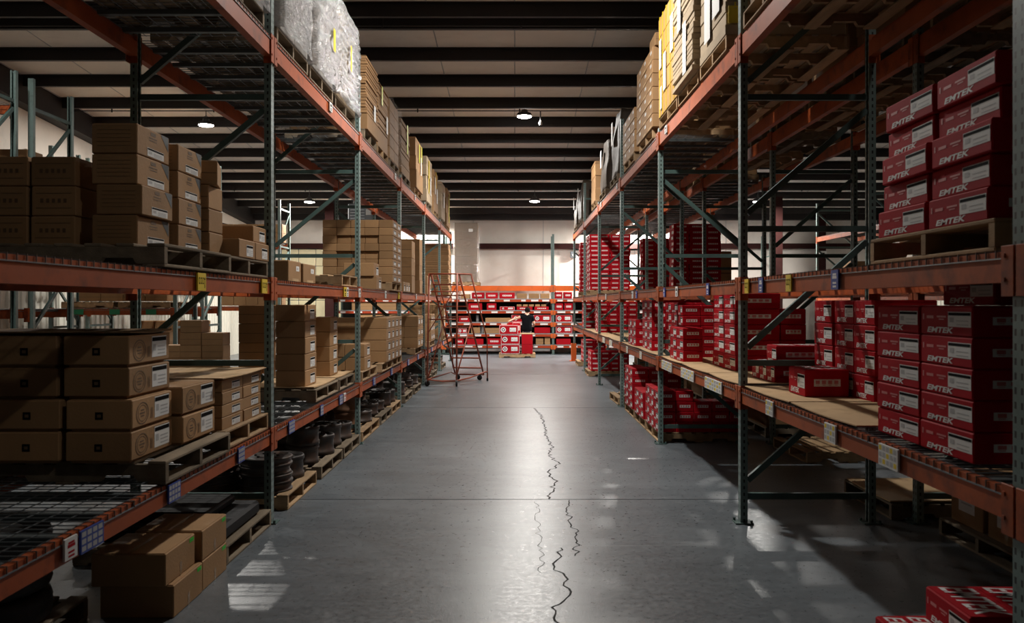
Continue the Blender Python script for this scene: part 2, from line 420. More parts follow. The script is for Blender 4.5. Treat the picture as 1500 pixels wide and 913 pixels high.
# steel columns
def column(x, y, label, w=.28):
    t = thing('steel_column', label, 'column', (x, y, 0), 'roof columns')
    h = roofz(y) - .24
    for s in (-1, 1):
        mb = MB(); mb.box(-w / 2, w / 2, s * w / 2 - .012, s * w / 2 + .012, .02, h); part('flange', mb, COLUMN, t)
    mb = MB(); mb.box(-.012, .012, -w / 2 + .012, w / 2 - .012, .02, h); part('web', mb, COLUMN, t)
    mb = MB(); mb.box(-w * .7, w * .7, -w * .7, w * .7, 0, .02); part('base_plate', mb, COLUMN, t)
column(-5.9, 27.0, 'dark brown steel column behind the left rack near the cream overhead door')
column(8.05, 26.0, 'dark brown steel column right of the far red carton stacks', .3)
column(10.6, 29.25, 'dark brown steel column against back wall carrying a small white box', .26)
mb = MB(); mb.cbox(-.12, .12, -.05, .05, 0, .19, .01); sb = tag(add('switch_box', mb.mesh('switch_box', WHITEP), None, (10.6, 29.05, 3.32)), 'small white switch box on the brown column at back wall', 'switch box')
mb = MB(); mb.cbox(-.04, .04, -.012, 0, .06, .13, .004); part('switch', mb, INK, sb, (0, -.05, 0))

# ------------------------------------------------------------------ lamps
lens = MB(); lens.lathe([(0, 0), (.12, .0), (.145, .008), (.15, .02)], 28)
hous = MB(); hous.lathe([(.15, .02), (.16, .03), (.158, .05), (.11, .065), (.10, .10), (.07, .11), (.065, .15), (0, .155)], 28)
lens_me = lens.mesh('lens', LED, True); hous_me = hous.mesh('housing', LAMPBODY, True)
fins = MB()
for q in range(12):
    a = 2 * pi * q / 12; bar(fins, (cos(a) * .09, sin(a) * .09, .085), (cos(a) * .145, sin(a) * .145, .07), .006, .03)
fins_me = fins.mesh('cooling_fins', LAMPBODY)
LN = ['round bay lamp hanging over the aisle midway', 'round bay lamp over the aisle close to back wall', 'round bay lamp at left above brown cartons, the brightest there',
      'small bay lamp at left far beyond rack diagonal brace', 'bay lamp at right far seen under the upper shelf', 'bay lamp by the back wall hidden above the right shelves',
      'bay lamp over the near part of the aisle', 'bay lamp over the near left racks', 'bay lamp by the back wall hidden above the left shelves', 'added fill lamp behind the camera over the right rows']
for (x, y, z, stem), lb in zip(LAMPS, LN):
    t = thing('bay_lamp', lb, 'lamp', (x, y, z), 'high bay lamps')
    add('lens', lens_me, t); add('housing', hous_me, t); add('cooling_fins', fins_me, t)
    top = roofz(y) - z - (.14 if 17 < y < 18 else .22 if 24 < y < 26 else .002)
    mb = MB(); mb.tube([(0, 0, .15), (0, 0, max(top, .2))], .009, 8); part('stem', mb, LAMPBODY, t)
    mb = MB(); mb.tube([(-.035, 0, .15), (-.035, 0, .19), (0, 0, .22), (.035, 0, .19), (.035, 0, .15)], .006, 6); part('hook', mb, LAMPBODY, t)
    ld = bpy.data.lights.new('lamp_light', 'AREA'); ld.shape = 'DISK'; ld.size = .28; ld.energy = LAMP_W * stem; ld.color = (1, .96, .90)
    lo = bpy.data.objects.new('lamp_light', ld); COL.objects.link(lo); lo.parent = t; lo.location = (0, 0, -.012)
# conduits the lamps hang from
for y, x0, x1, lb in ((17.4, -9.2, 12.8, 'thin dark conduit running across the roof at the nearer lamp row'), (25.0, -9.2, 12.8, 'thin dark conduit running across the roof at the far lamp row'), (12.75, -9.2, 12.8, 'thin dark pipe beside the doubled purlins overhead')):
    z = roofz(y) - (.13 if 17 < y < 18 else .225)
    t = thing('roof_conduit', lb, 'pipe', (0, y, z), 'roof conduits')
    mb = MB(); mb.tube([(x0, 0, 0), (x1, 0, 0)], .011, 6); part('pipe', mb, PURLIN, t)
    for x in [x0 + .9 + 2.1 * i for i in range(11)]:
        mb = MB(); mb.box(x - .012, x + .012, -.01, .01, -.03, .12); part('hanger', mb, PURLIN, t)
t = thing('sprinkler_head', 'small pendant fitting on the conduit just right of the aisle lamp', 'sprinkler', (.53, 17.4, roofz(17.4) - .13))
mb = MB(); mb.tube([(0, 0, 0), (0, 0, -.2)], .014, 8); part('drop_pipe', mb, LAMPBODY, t)
mb = MB(); mb.lathe([(0, -.30), (.03, -.29), (.035, -.24), (.018, -.2), (0, -.2)], 12); part('bulb', mb, WHITEP, t, smooth=True)

# ------------------------------------------------------------------ pallet racks
_c = {}
def cached(key, fn):
    if key not in _c: _c[key] = fn()
    return _c[key]
def post_me(h, side):
    def f():
        mb = MB(); w, d = .036, .027; s = side
        prof = [(-s * d, -w), (-s * d, w), (s * d, w), (s * d, w * .45), (s * (d - .006), w * .45), (s * (d - .006), w - .006), (-s * (d - .006), w - .006),
                (-s * (d - .006), -w + .006), (s * (d - .006), -w + .006), (s * (d - .006), -w * .45), (s * d, -w * .45), (s * d, -w)]
        mb.prism(prof, 2, .01, h); return mb.mesh('post', POST)
    return cached(('post', round(h, 2), side), f)
def foot_me():
    def f():
        mb = MB(); mb.box(-.07, .07, -.06, .06, 0, .01)
        for a, b in ((-.055, .048), (.055, -.048)): mb.lathe([(0, .03), (.01, .03), (.01, .01)], 6, c=(a, b, 0))
        return mb.mesh('foot_plate', BRACE)
    return cached('foot', f)
def beam_me(L, h, side, m):
    def f():
        mb = MB(); s = side
        mb.prism([(-s * .03, -h), (-s * .03, 0), (s * .004, 0), (s * .004, -.035), (s * .03, -.035), (s * .03, -h)], 1, -L / 2, L / 2)
        return mb.mesh('beam', m)
    return cached(('beam', round(L, 3), h, side, m.name), f)
def conn_me(h, side, m):
    def f():
        mb = MB(); s = side
        mb.cbox(min(-s * .042, -s * .034), max(-s * .042, -s * .034), -.036, .04, -h - .05, .02, .002)
        mb.box(min(-s * .034, s * .03), max(-s * .034, s * .03), -.006, 0, -h - .05, .02)
        for z in (-.015, -h + .01): mb.lathe([(0, .006), (.009, .006), (.009, 0)], 6, c=(0, 0, 0)) if False else mb.box(min(-s * .047, -s * .042), max(-s * .047, -s * .042), .012, .026, z - .007, z + .007)
        return mb.mesh('connector', m)
    return cached(('conn', h, side, m.name), f)
def deck_me(wy, depth, side):
    def f():
        mb = MB(); s = side; t = .0022
        x0, x1 = s * .01, s * (depth - .01)
        n = int(wy / .062)
        for i in range(n + 1):
            y = -wy / 2 + i * wy / n
            mb.box(min(x0, x1), max(x0, x1), y - t, y + t, 0, 2 * t)
            xf = -s * .034
            mb.box(min(xf - s * t, xf + s * t), max(xf - s * t, xf + s * t), y - t, y + t, -.026, 2 * t, 1)
            mb.box(min(xf, x0), max(xf, x0), y - t, y + t, 0, 2 * t)
        m = int(depth / .1)
        for i in range(m + 1):
            x = x0 + (x1 - x0) * i / m
            mb.box(x - t, x + t, -wy / 2, wy / 2, -2 * t, 0)
        mb.box(min(-s * .034 - .003, -s * .034 + .003), max(-s * .034 - .003, -s * .034 + .003), -wy / 2, wy / 2, -.029, -.024, 0)
        return mb.mesh('wire_deck', [WIRE, mat('wire_tip', (.10, .05, .03), .6)])
    return cached(('deck', round(wy, 2), depth, side), f)
def chan_me(depth, side):
    def f():
        mb = MB(); x = (side * .03, side * (depth - .03))
        mb.prism([(-.03, 0), (.03, 0), (.022, -.03), (-.022, -.03)], 0, min(x), max(x)); return mb.mesh('deck_channel', mat('dark_steel', (.10, .115, .115), .5, metal=.4))
    return cached(('chan', depth, side), f)

def rack(label, loc, ys, side, depth, levels, tops, rz=0., rising=1, beam_m=None, decks=True, group='pallet racks', frames_z=None, bays=None, deckmap=None, rear_tops=None):
    """levels: (top height, beam depth). Local y along the row, local x from the front posts to the rear posts."""
    bm = beam_m or BEAM
    r = thing('pallet_rack', label, 'rack', loc, group, rz)
    fz = frames_z or [.21, 1.24, 2.28, 3.3, 4.35]
    for k, y in enumerate(ys):
        h = tops[k] if isinstance(tops, (list, tuple)) else tops
        for x in (0, side * depth):
            p = add('post', post_me(h, side if x == 0 else -side), r, (x, y, 0))
            add('foot_plate', foot_me(), p)
        xa, xb = side * .034, side * (depth - .034)
        for z in fz:
            if z < h - .05:
                mb = MB(); bar(mb, (xa, y, z), (xb, y, z), .035, .045); part('strut', mb, BRACE, r)
        up = rising if not isinstance(rising, (list, tuple)) else rising[k]
        for za, zb in zip(fz, fz[1:]):
            if zb < h:
                a, b = (za + .12, zb - .1) if up > 0 else (zb - .1, za + .12)
                mb = MB(); bar(mb, (xa, y, a), (xb, y, b), .035, .045); part('brace', mb, BRACE, r)
    for k, (a, b) in enumerate(zip(ys, ys[1:])):
        if bays is not None and k not in bays: continue
        L = b - a - .085; c = (a + b) / 2
        for li, (z, h) in enumerate(levels):
            for x, sd in ((0, side), (side * depth, -side)):
                be = add('beam', beam_me(L, h, sd, bm), r, (x, c, z))
                cm = conn_me(h, sd, bm)
                add('connector', cm, be, (0, -L / 2, 0))
                o = add('connector', cm, be, (0, L / 2, 0)); o.scale[1] = -1
            if decks and (deckmap is None or deckmap(k, li)):
                wy = (L - .06) / 3
                for i in range(3):
                    d = add('wire_deck', deck_me(wy, depth, side), r, (0, a + .0425 + .02 + wy * (i + .5) + .01 * i, z + .002))
                    for q in (-.33, 0, .33): add('deck_channel', chan_me(depth, side), d, (0, q * wy, -.008))
    return r

DK = [-.78, 2.92, 6.55, 10.25, 13.95, 17.65, 21.35, 25.05]
XRF, RD = 1.77, .99
XLF, LD = -1.906, 1.034
X2F = 3.13
zT, zM, zLo_R, zLo_L = 3.755, 1.885, 1.045, .725
rackR = rack('pallet rack along the right side of the aisle holding red cartons', (XRF, 0, 0), DK, 1, RD, [(zT, .148), (zM, .11), (zLo_R, .11)],
             [3.83, 4.75, 4.75, 3.83, 4.75, 3.83, 4.75, 3.83], rising=[1, 1, 1, -1, -1, 1, 1, -1], deckmap=lambda k, l: l > 0 or k > 2)
rackL = rack('pallet rack along the left side of the aisle holding brown cartons', (XLF, 0, 0), DK, -1, LD, [(zT, .148), (zM, .11), (zLo_L, .11)],
             [3.83, 4.75, 4.75, 4.75, 3.83, 3.83, 3.83, 3.83], rising=[-1, -1, -1, -1, 1, 1, -1, 1])
rackR2 = rack('second pallet rack row standing behind the right aisle rack', (X2F, 0, 0), DK, 1, RD, [(zT, .148), (zM, .11)],
              3.83, rising=[1, -1, 1, 1, -1, 1, 1, -1], deckmap=lambda k, l: l == 0 and k > 3 or k >= 4)
# post guard at the far end of the right row
mb = MB(); mb.prism([(-.09, -.08), (.06, -.08), (.06, -.05), (-.06, -.05), (-.06, .05), (.06, .05), (.06, .08), (-.09, .08)], 2, 0, .52)
pg = tag(add('post_guard', mb.mesh('post_guard', ORANGE), None, (XRF - .005, DK[-1] , 0)), 'bright orange guard around the last right rack post', 'post guard')
mb = MB(); mb.box(-.14, .1, -.12, .12, 0, .012); part('guard_foot', mb, ORANGE, pg)

# cross racks on the far left
CW = 2.7
XC = -6.55
def cross(label, y0, y1, levels, top=4.75):
    # local y runs to the left (world -x), local x runs to the back (world +y): rotate by 90 degrees
    return rack(label, (XC, y0, 0), [0, 2.4], 1, y1 - y0, levels, top, rz=pi / 2, group='cross racks at the left wall', rising=[1, -1], beam_m=None)
crB = cross('teal cross rack nearest the camera beyond the left aisle rack', 10.07, 11.05, [(4.30, .12), (2.9, .12), (1.62, .12)])
crA = cross('teal cross rack backing on the nearest cross rack at left', 11.45, 12.45, [(3.35, .12), (1.62, .12), (.5, .12)])
crC = cross('teal cross rack midway along the left wall', 16.3, 17.32, [(3.45, .12), (1.60, .12), (.55, .12)])
crD = cross('teal cross rack just behind the midway one at left', 17.7, 18.75, [(3.45, .12), (1.60, .12), (.55, .12)])
crE = cross('teal cross rack farthest back beside the cream door', 23.5, 24.5, [(3.4, .12), (1.62, .12)], 4.6)
# third row on the right, seen through the gaps
rackR3 = rack('pallet rack row near the right wall seen through gaps', (8.6, 0, 0), [16.6, 20.3, 24.0], 1, 1.0, [(3.58, .13), (1.9, .13)], 4.55, rising=[1, -1, -1])

# location tags on the beams -------------------------------------------------
def beam_tag(r, side, y, z, w, h, m, style=0, ink=None):
    """side: the aisle side of rack r; y centre along the row, z top"""
    xf = -side * .0475
    mb = MB(); s = side
    def q(u0, u1, v0, v1, e, mi):
        pts = [(xf - s * e, y - s * u0 * w, z - v0 * h), (xf - s * e, y - s * u1 * w, z - v0 * h), (xf - s * e, y - s * u1 * w, z - v1 * h), (xf - s * e, y - s * u0 * w, z - v1 * h)]
        mb.face(pts[::-1], mi)
    mb.box(min(xf, xf + s * .010), max(xf, xf + s * .010), y - w / 2, y + w / 2, z - h, z, 0)
    if style == 0:        # figures and an arrow
        for i in range(3):
            u = -.38 + i * .22; q(u, u + .05, .25, .62, .0006, 1); q(u, u + .14, .25, .32, .0006, 1); q(u, u + .14, .55, .62, .0006, 1)
        q(.30, .36, .3, .85, .0006, 1)
        mb.face([(xf - s * .0006, y - s * .33 * w + .09 * w * k, z - vv * h) for k, vv in ((-1, .36), (1, .36), (0, .2))], 1)
    elif style == 1:      # lines of print
        for v0 in (.18, .62, .8):
            q(-.25, .25, v0, v0 + .1, .0006, 1)
        q(-.3, .3, .3, .45, .0006, 1)
    else:                 # grid of small labels
        n = style
        for i in range(n):
            for j in range(3):
                u = -.48 + i * .96 / n; q(u + .01, u + .96 / n * .8, .06 + j * .31, .06 + j * .31 + .22, .0006, 1 if (i + j) % 3 else 2)
    mats = [m, ink or INK, YEL if style > 2 and m is PAPER else GREYP]
    return part('location_tag', mb, mats, r)
for y, m, st in ((6.28, YEL, 0), (5.92, BLUE, 1), (5.32, YEL, 0), (4.55, BLUE, 1), (7.55, BLUE, 1), (9.0, PAPER, 1), (9.75, BLUE, 1), (12.0, BLUE, 1), (12.4, PAPER, 1), (16.0, PAPER, 1)):
    beam_tag(rackR, 1, y, zM - .003, .10 if m is not PAPER else .12, .105, m, st, WHITEINK if m is BLUE else INK)
for y, w, n in ((7.35, .62, 7), (8.45, .62, 7), (9.6, .62, 7), (5.72, .16, 4), (4.62, .16, 4), (3.9, .2, 5), (11.6, .15, 3), (13.0, .15, 3), (15.2, .4, 5), (16.4, .4, 5)):
    beam_tag(rackR, 1, y, zLo_R - .004, w, .1, PAPER, n, GREYP)
for y, m, st in ((5.02, YEL, 0), (6.28, YEL, 0), (9.4, PAPER, 1), (9.27, YEL, 1), (10.15, PAPER, 1), (12.2, PAPER, 1), (13.6, YEL, 1), (16.0, PAPER, 1)):
    beam_tag(rackL, -1, y, zM - .003, .13 if m is YEL else .1, .105, m, st)
for y, w in ((3.72, .2), (4.62, .16), (5.75, .13), (7.05, .18), (8.15, .12), (9.05, .16), (11.2, .16), (12.8, .16), (14.8, .2), (16.3, .2), (19, .2), (22, .2)):
    beam_tag(rackL, -1, y, zLo_L - .004, w, .1, BLUE, 4, GREYP)
for y in (3.54, 9.25): beam_tag(rackL, -1, y, zLo_L - .004, .1, .09, PAPER, 1, RED)
for y in (8.55, 13.2, 15.8): beam_tag(rackL, -1, y, zT - .02, .12, .09, PAPER, 1); beam_tag(rackR, 1, y + 1.1, zT - .02, .12, .09, PAPER, 1)

# ------------------------------------------------------------------ pallets
def pallet_parts(key, L=1.02, dpt=1.0, m=None):
    """stringers run in x (away from the aisle), boards run in y"""
    def f():
        out = []
        def bx(*a):
            mb = MB(); mb.cbox(*a, .004); return mb
        rs = random.Random(hash(key) % 1000)
        for y in (-L / 2 + .02, 0, L / 2 - .02):
            mb = MB(); a, b = -dpt / 2, dpt / 2
            prof = [(a, .018), (a + .15, .018), (a + .17, .05), (a + .33, .05), (a + .35, .018), (b - .35, .018), (b - .33, .05), (b - .17, .05), (b - .15, .018), (b, .018), (b, .108), (a, .108)]
            n = len(mb.v); y0, y1 = y - .02, y + .02
            for yy in (y0, y1): mb.v += [(px, yy, pz) for px, pz in prof]
            k = len(prof)
            for i in range(k): mb.f.append((n + i, n + (i + 1) % k, n + k + (i + 1) % k, n + k + i)); mb.m.append(0)
            mb.f.append(tuple(range(n + k - 1, n - 1, -1))); mb.f.append(tuple(range(n + k, n + 2 * k))); mb.m += [0, 0]
            out.append(('stringer', mb))
        nb = 7; w = .095
        for i in range(nb):
            x = -dpt / 2 + w / 2 + i * (dpt - w) / (nb - 1) + (rs.uniform(-.01, .01) if 0 < i < nb - 1 else 0)
            out.append(('deck_board', bx(x - w / 2, x + w / 2, -L / 2, L / 2, .108, .126)))
        for x in (-dpt / 2 + .05, 0, dpt / 2 - .05):
            out.append(('bottom_board', bx(x - .05, x + .05, -L / 2, L / 2, 0, .018)))
        return [(n, mb.mesh(n, m or WOOD)) for n, mb in out]
    return cached(('pal', key, L, dpt, (m or WOOD).name), f)
PH = .126
def pallet(label, x, y, z, L=1.02, dpt=1.0, m=None, rz=0., group='wooden pallets', key=0):
    t = thing('wooden_pallet', label, 'pallet', (x, y, z), group, rz)
    for n, me in pallet_parts(key, L, dpt, m): add(n, me, t)
    return t
def sheet(label, x0, x1, y0, y1, z, m=None, th=.006, cat='board', name='plywood_sheet', rz=0.):
    mb = MB(); hx, hy = (x1 - x0) / 2, (y1 - y0) / 2; n = 8
    # a slightly warped board with thickness
    vs_ = {}
    for k, zz in enumerate((0, th)):
        for i in range(n + 1):
            for j in range(2):
                u = i / n * 2 - 1
                vs_[k, i, j] = len(mb.v); mb.v.append((hx * (2 * j - 1), hy * u, zz + .006 * (1 - cos(u * 2.2))))
    for i in range(n):
        for k in (0, 1):
            q = (vs_[k, i, 0], vs_[k, i, 1], vs_[k, i + 1, 1], vs_[k, i + 1, 0]); mb.f.append(q if k else q[::-1]); mb.m.append(0)
        for j in (0, 1):
            q = (vs_[0, i, j], vs_[0, i + 1, j], vs_[1, i + 1, j], vs_[1, i, j]); mb.f.append(q if j else q[::-1]); mb.m.append(0)
    for i in (0, n): mb.f.append((vs_[0, i, 0], vs_[0, i, 1], vs_[1, i, 1], vs_[1, i, 0])); mb.m.append(0)
    return tag(add(name, mb.mesh(name, m or KRAFT), None, ((x0 + x1) / 2, (y0 + y1) / 2, z), rz), label, cat)

# ------------------------------------------------------------------ cartons
EPS = .0012
class Face:
    """print on one face of a carton: u to the right, v up, both 0..1"""
    def __init__(s, which, dx, dy, h, side):
        s.w = which; s.dx, s.dy, s.h, s.side = dx, dy, h, side; s.mb = MB()
    def pt(s, u, v, e=EPS):
        dx, dy, h = s.dx, s.dy, s.h
        if s.w == 'aisle': return (-s.side * (dx / 2 + e), s.side * (.5 - u) * dy, v * h)
        if s.w == 'cam': return ((u - .5) * dx, -dy / 2 - e, v * h)
        return ((v - .5) * dx, (.5 - u) * dy, h + e)      # top: text runs towards the camera
    def q(s, u0, u1, v0, v1, mi=0, e=EPS): s.mb.face([s.pt(u0, v0, e), s.pt(u1, v0, e), s.pt(u1, v1, e), s.pt(u0, v1, e)], mi)
    def ring(s, u, v, ru, rv, t, mi=0, n=20, e=EPS):
        for i in range(n):
            a, b = 2 * pi * i / n, 2 * pi * (i + 1) / n
            s.mb.face([s.pt(u + ru * cos(a), v + rv * sin(a), e), s.pt(u + ru * cos(b), v + rv * sin(b), e), s.pt(u + ru * (1 - t) * cos(b), v + rv * (1 - t) * sin(b), e), s.pt(u + ru * (1 - t) * cos(a), v + rv * (1 - t) * sin(a), e)], mi)
    def text(s, txt, u0, u1, v0, v1, mi=0, e=EPS, bold=.03, shear=.22):
        pv, fs = text_geo(txt, bold, shear); n = len(s.mb.v)
        s.mb.v += [s.pt(u0 + (u1 - u0) * a, v0 + (v1 - v0) * b, e) for a, b in pv]
        for f in fs: s.mb.f.append(tuple(n + i for i in f)); s.mb.m.append(mi)
def label_q(f, u0, u1, v0, v1, head=True, lines=3):
    f.q(u0, u1, v0, v1, 0)
    if head: f.q(u0 + (u1 - u0) * .02, u1 - (u1 - u0) * .02, v1 - (v1 - v0) * .24, v1 - (v1 - v0) * .05, 1, EPS * 1.7)
    for i in range(lines):
        v = v0 + (v1 - v0) * (.12 + .52 * i / max(lines, 1)); f.q(u0 + (u1 - u0) * .38, u1 - (u1 - u0) * .1, v, v + (v1 - v0) * .06, 2, EPS * 1.6)
    f.q(u0 + (u1 - u0) * .08, u0 + (u1 - u0) * .27, v0 + (v1 - v0) * .3, v0 + (v1 - v0) * .62, 2, EPS * 1.6)
LM = [PAPER, INK, GREYP]

def carton_parts(style, dx, dy, h, side):
    def f():
        P = []
        b = MB(); bev = .005 if min(dx, dy, h) > .1 else .003
        z_ = .013 if style == 'oval' else 0
        b.cbox(-dx / 2, dx / 2, -dy / 2, dy / 2, z_, h - .0025, bev)
        if z_: b.box(-dx / 2 + .02, dx / 2 - .02, -dy / 2 + .02, dy / 2 - .02, 0, z_ + .002)
        body = {'emtek': RED, 'emteks': RED, 'round': RED, 'redplain': RED, 'grey': CARDG, 'gold': CARDY}.get(style, CARD)
        # the two closing flaps on top leave a thin seam
        b.box(-dx / 2 + .008, -.0015, -dy / 2 + .008, dy / 2 - .008, h - .003, h)
        b.box(.0015, dx / 2 - .008, -dy / 2 + .008, dy / 2 - .008, h - .003, h)
        P.append(('body', b.mesh('carton', body)))
        def F_(w): return Face(w, dx, dy, h, side)
        if style in ('emtek', 'emteks'):
            a = F_('aisle'); label_q(a, .56, .98, .30, .80, True, 2); P.append(('shipping_label', a.mb.mesh('shipping_label', LM)))
            a = F_('aisle'); a.text('EMTEK', .14, .66, .08, .27); P.append(('lettering', a.mb.mesh('lettering', WHITEINK)))
            if style == 'emtek':
                a = F_('aisle'); a.q(.05, .075, .52, .72); a.q(.13, .27, .56, .66); a.q(.34, .52, .60, .66); a.q(.38, .48, .52, .56); P.append(('small_print', a.mb.mesh('small_print', PINK)))
            a = F_('cam'); a.q(.2, .8, .38, .64)
            for i in range(4):
                u = .24 + i * .14; a.q(u, u + .09, .47, .60, 1, EPS * 1.6); a.q(u + .01, u + .08, .42, .445, 1, EPS * 1.6)
            P.append(('icon_panel', a.mb.mesh('icon_panel', [GREYP if style == 'emtekd' else PAPER, PINK])))
            if style == 'emtek':
                t = F_('top'); t.text('EMTEK', .06, .94, .10, .44, bold=.012); P.append(('lettering', t.mb.mesh('lettering', WHITEINK)))
                t = F_('top'); t.text('EMTEK', .06, .94, .56, .90, bold=.012); P.append(('lettering', t.mb.mesh('lettering', WHITEINK)))
        elif style == 'redfar':
            pass
        elif style == 'round':
            a = F_('cam'); a.ring(.22, .5, .27 * h / dx, .27, 1.0, n=18); a.ring(.22, .5, .17 * h / dx, .17, .45, 1, n=14, e=EPS * 1.8)
            P.append(('round_emblem', a.mb.mesh('round_emblem', [WHITEINK, INK])))
            a = F_('cam'); label_q(a, .55, .88, .3, .72, False); P.append(('shipping_label', a.mb.mesh('shipping_label', LM)))
            a = F_('cam'); a.q(.03, .97, .93, .97); a.q(.03, .97, .02, .05); a.q(.02, .035, .02, .97); a.q(.965, .98, .02, .97); P.append(('border_print', a.mb.mesh('border_print', WHITEINK)))
            a = F_('aisle'); label_q(a, .3, .7, .3, .7, False); P.append(('shipping_label', a.mb.mesh('shipping_label', LM)))
        elif style == 'oval':
            a = F_('aisle'); label_q(a, .54, .92, .22, .92); P.append(('shipping_label', a.mb.mesh('shipping_label', LM)))
            a = F_('aisle'); a.ring(.24, .5, .15, .36, .10); a.ring(.24, .5, .11, .27, .08); a.q(.18, .30, .48, .53); a.q(.2, .28, .58, .62); a.q(.2, .28, .39, .43)
            a.q(.44, .455, .25, .6); a.q(.475, .49, .25, .6); P.append(('oval_emblem', a.mb.mesh('oval_emblem', FADED)))
            a = F_('cam'); a.q(.44, .56, .38, .62); a.q(.47, .53, .45, .55, 1, EPS * 1.6); P.append(('square_mark', a.mb.mesh('square_mark', [INK, FADED])))
        elif style == 'notch':
            a = F_('aisle'); label_q(a, .30, .82, .06, .34); P.append(('shipping_label', a.mb.mesh('shipping_label', LM)))
            a = F_('aisle'); a.mb.face([a.pt(.72, .97), a.pt(.97, .97), a.pt(.97, .45)]); P.append(('corner_patch', a.mb.mesh('corner_patch', mat('slate_print', (.07, .08, .085), .6))))
            a = F_('aisle'); a.q(.4, .56, .78, .9); a.q(.36, .6, .68, .72); a.q(.36, .6, .6, .63); P.append(('small_print', a.mb.mesh('small_print', FADED)))
            a = F_('cam')
            for k in range(5): a.q(.12, .86, .25 + k * .13, .262 + k * .13)
            P.append(('print_lines', a.mb.mesh('print_lines', FADED)))
        elif style == 'icons':
            a = F_('cam')
            for k in range(5): a.q(.2 + k * .13, .27 + k * .13, .44, .58)
            a.q(.1, .9, .25, .27); a.q(.1, .9, .75, .77); P.append(('icon_row', a.mb.mesh('icon_row', FADED)))
        elif style in ('label', 'labelb', 'gold', 'grey'):
            a = F_('aisle')
            if style == 'labelb': label_q(a, .45, .85, .12, .72)
            else: label_q(a, .25, .75, .25, .72)
            P.append(('shipping_label', a.mb.mesh('shipping_label', LM)))
        elif style == 'floor':
            a = F_('aisle'); a.q(.80, .95, .80, .93); a.q(.82, .93, .85, .87, 1, EPS * 1.6); P.append(('green_sticker', a.mb.mesh('green_sticker', [GREEN, TEALTAG])))
            a = F_('aisle'); a.q(.47, .53, .0, .42); P.append(('packing_tape', a.mb.mesh('packing_tape', TAPE)))
            a = F_('top'); a.q(0, 1, .47, .53); P.append(('packing_tape', a.mb.mesh('packing_tape', TAPE)))
        elif style == 'small':
            a = F_('aisle'); a.q(.6, .85, .55, .78); a.q(.66, .76, .6, .72, 1, EPS * 1.6); P.append(('shipping_label', a.mb.mesh('shipping_label', [PAPER, GREYP])))
            a = F_('aisle'); a.q(.3, .8, .02, .2); P.append(('packing_tape', a.mb.mesh('packing_tape', KRAFT)))
        elif style == 'paper':
            a = F_('aisle'); a.q(.25, .75, .22, 1.0)
            for k in range(4): a.q(.33, .67, .35 + k * .12, .38 + k * .12, 1, EPS * 1.6)
            P.append(('paper_sheet', a.mb.mesh('paper_sheet', [PAPER, GREYP])))
            a = F_('aisle'); a.q(.46, .54, 0, .22); P.append(('packing_tape', a.mb.mesh('packing_tape', TAPE)))
        elif style == 'tape':
            a = F_('cam'); a.q(.02, .98, .47, .50); P.append(('flap_seam', a.mb.mesh('flap_seam', FADED)))
        return P
    return cached(('carton', style, round(dx, 3), round(dy, 3), round(h, 3), side), f)
def carton(label, style, x, y, z, dx, dy, h, side, group, rz=0., name='carton', parts=True):
    P = carton_parts(style, dx, dy, h, side)
    name = 'red_carton' if style in ('emtek', 'emteks', 'round', 'redplain') else 'brown_carton'
    o = tag(add(name, P[0][1], None, (x, y, z), rz), label, 'carton', group)
    if parts:
        for n, me in P[1:]: add(n, me, o)
    return o
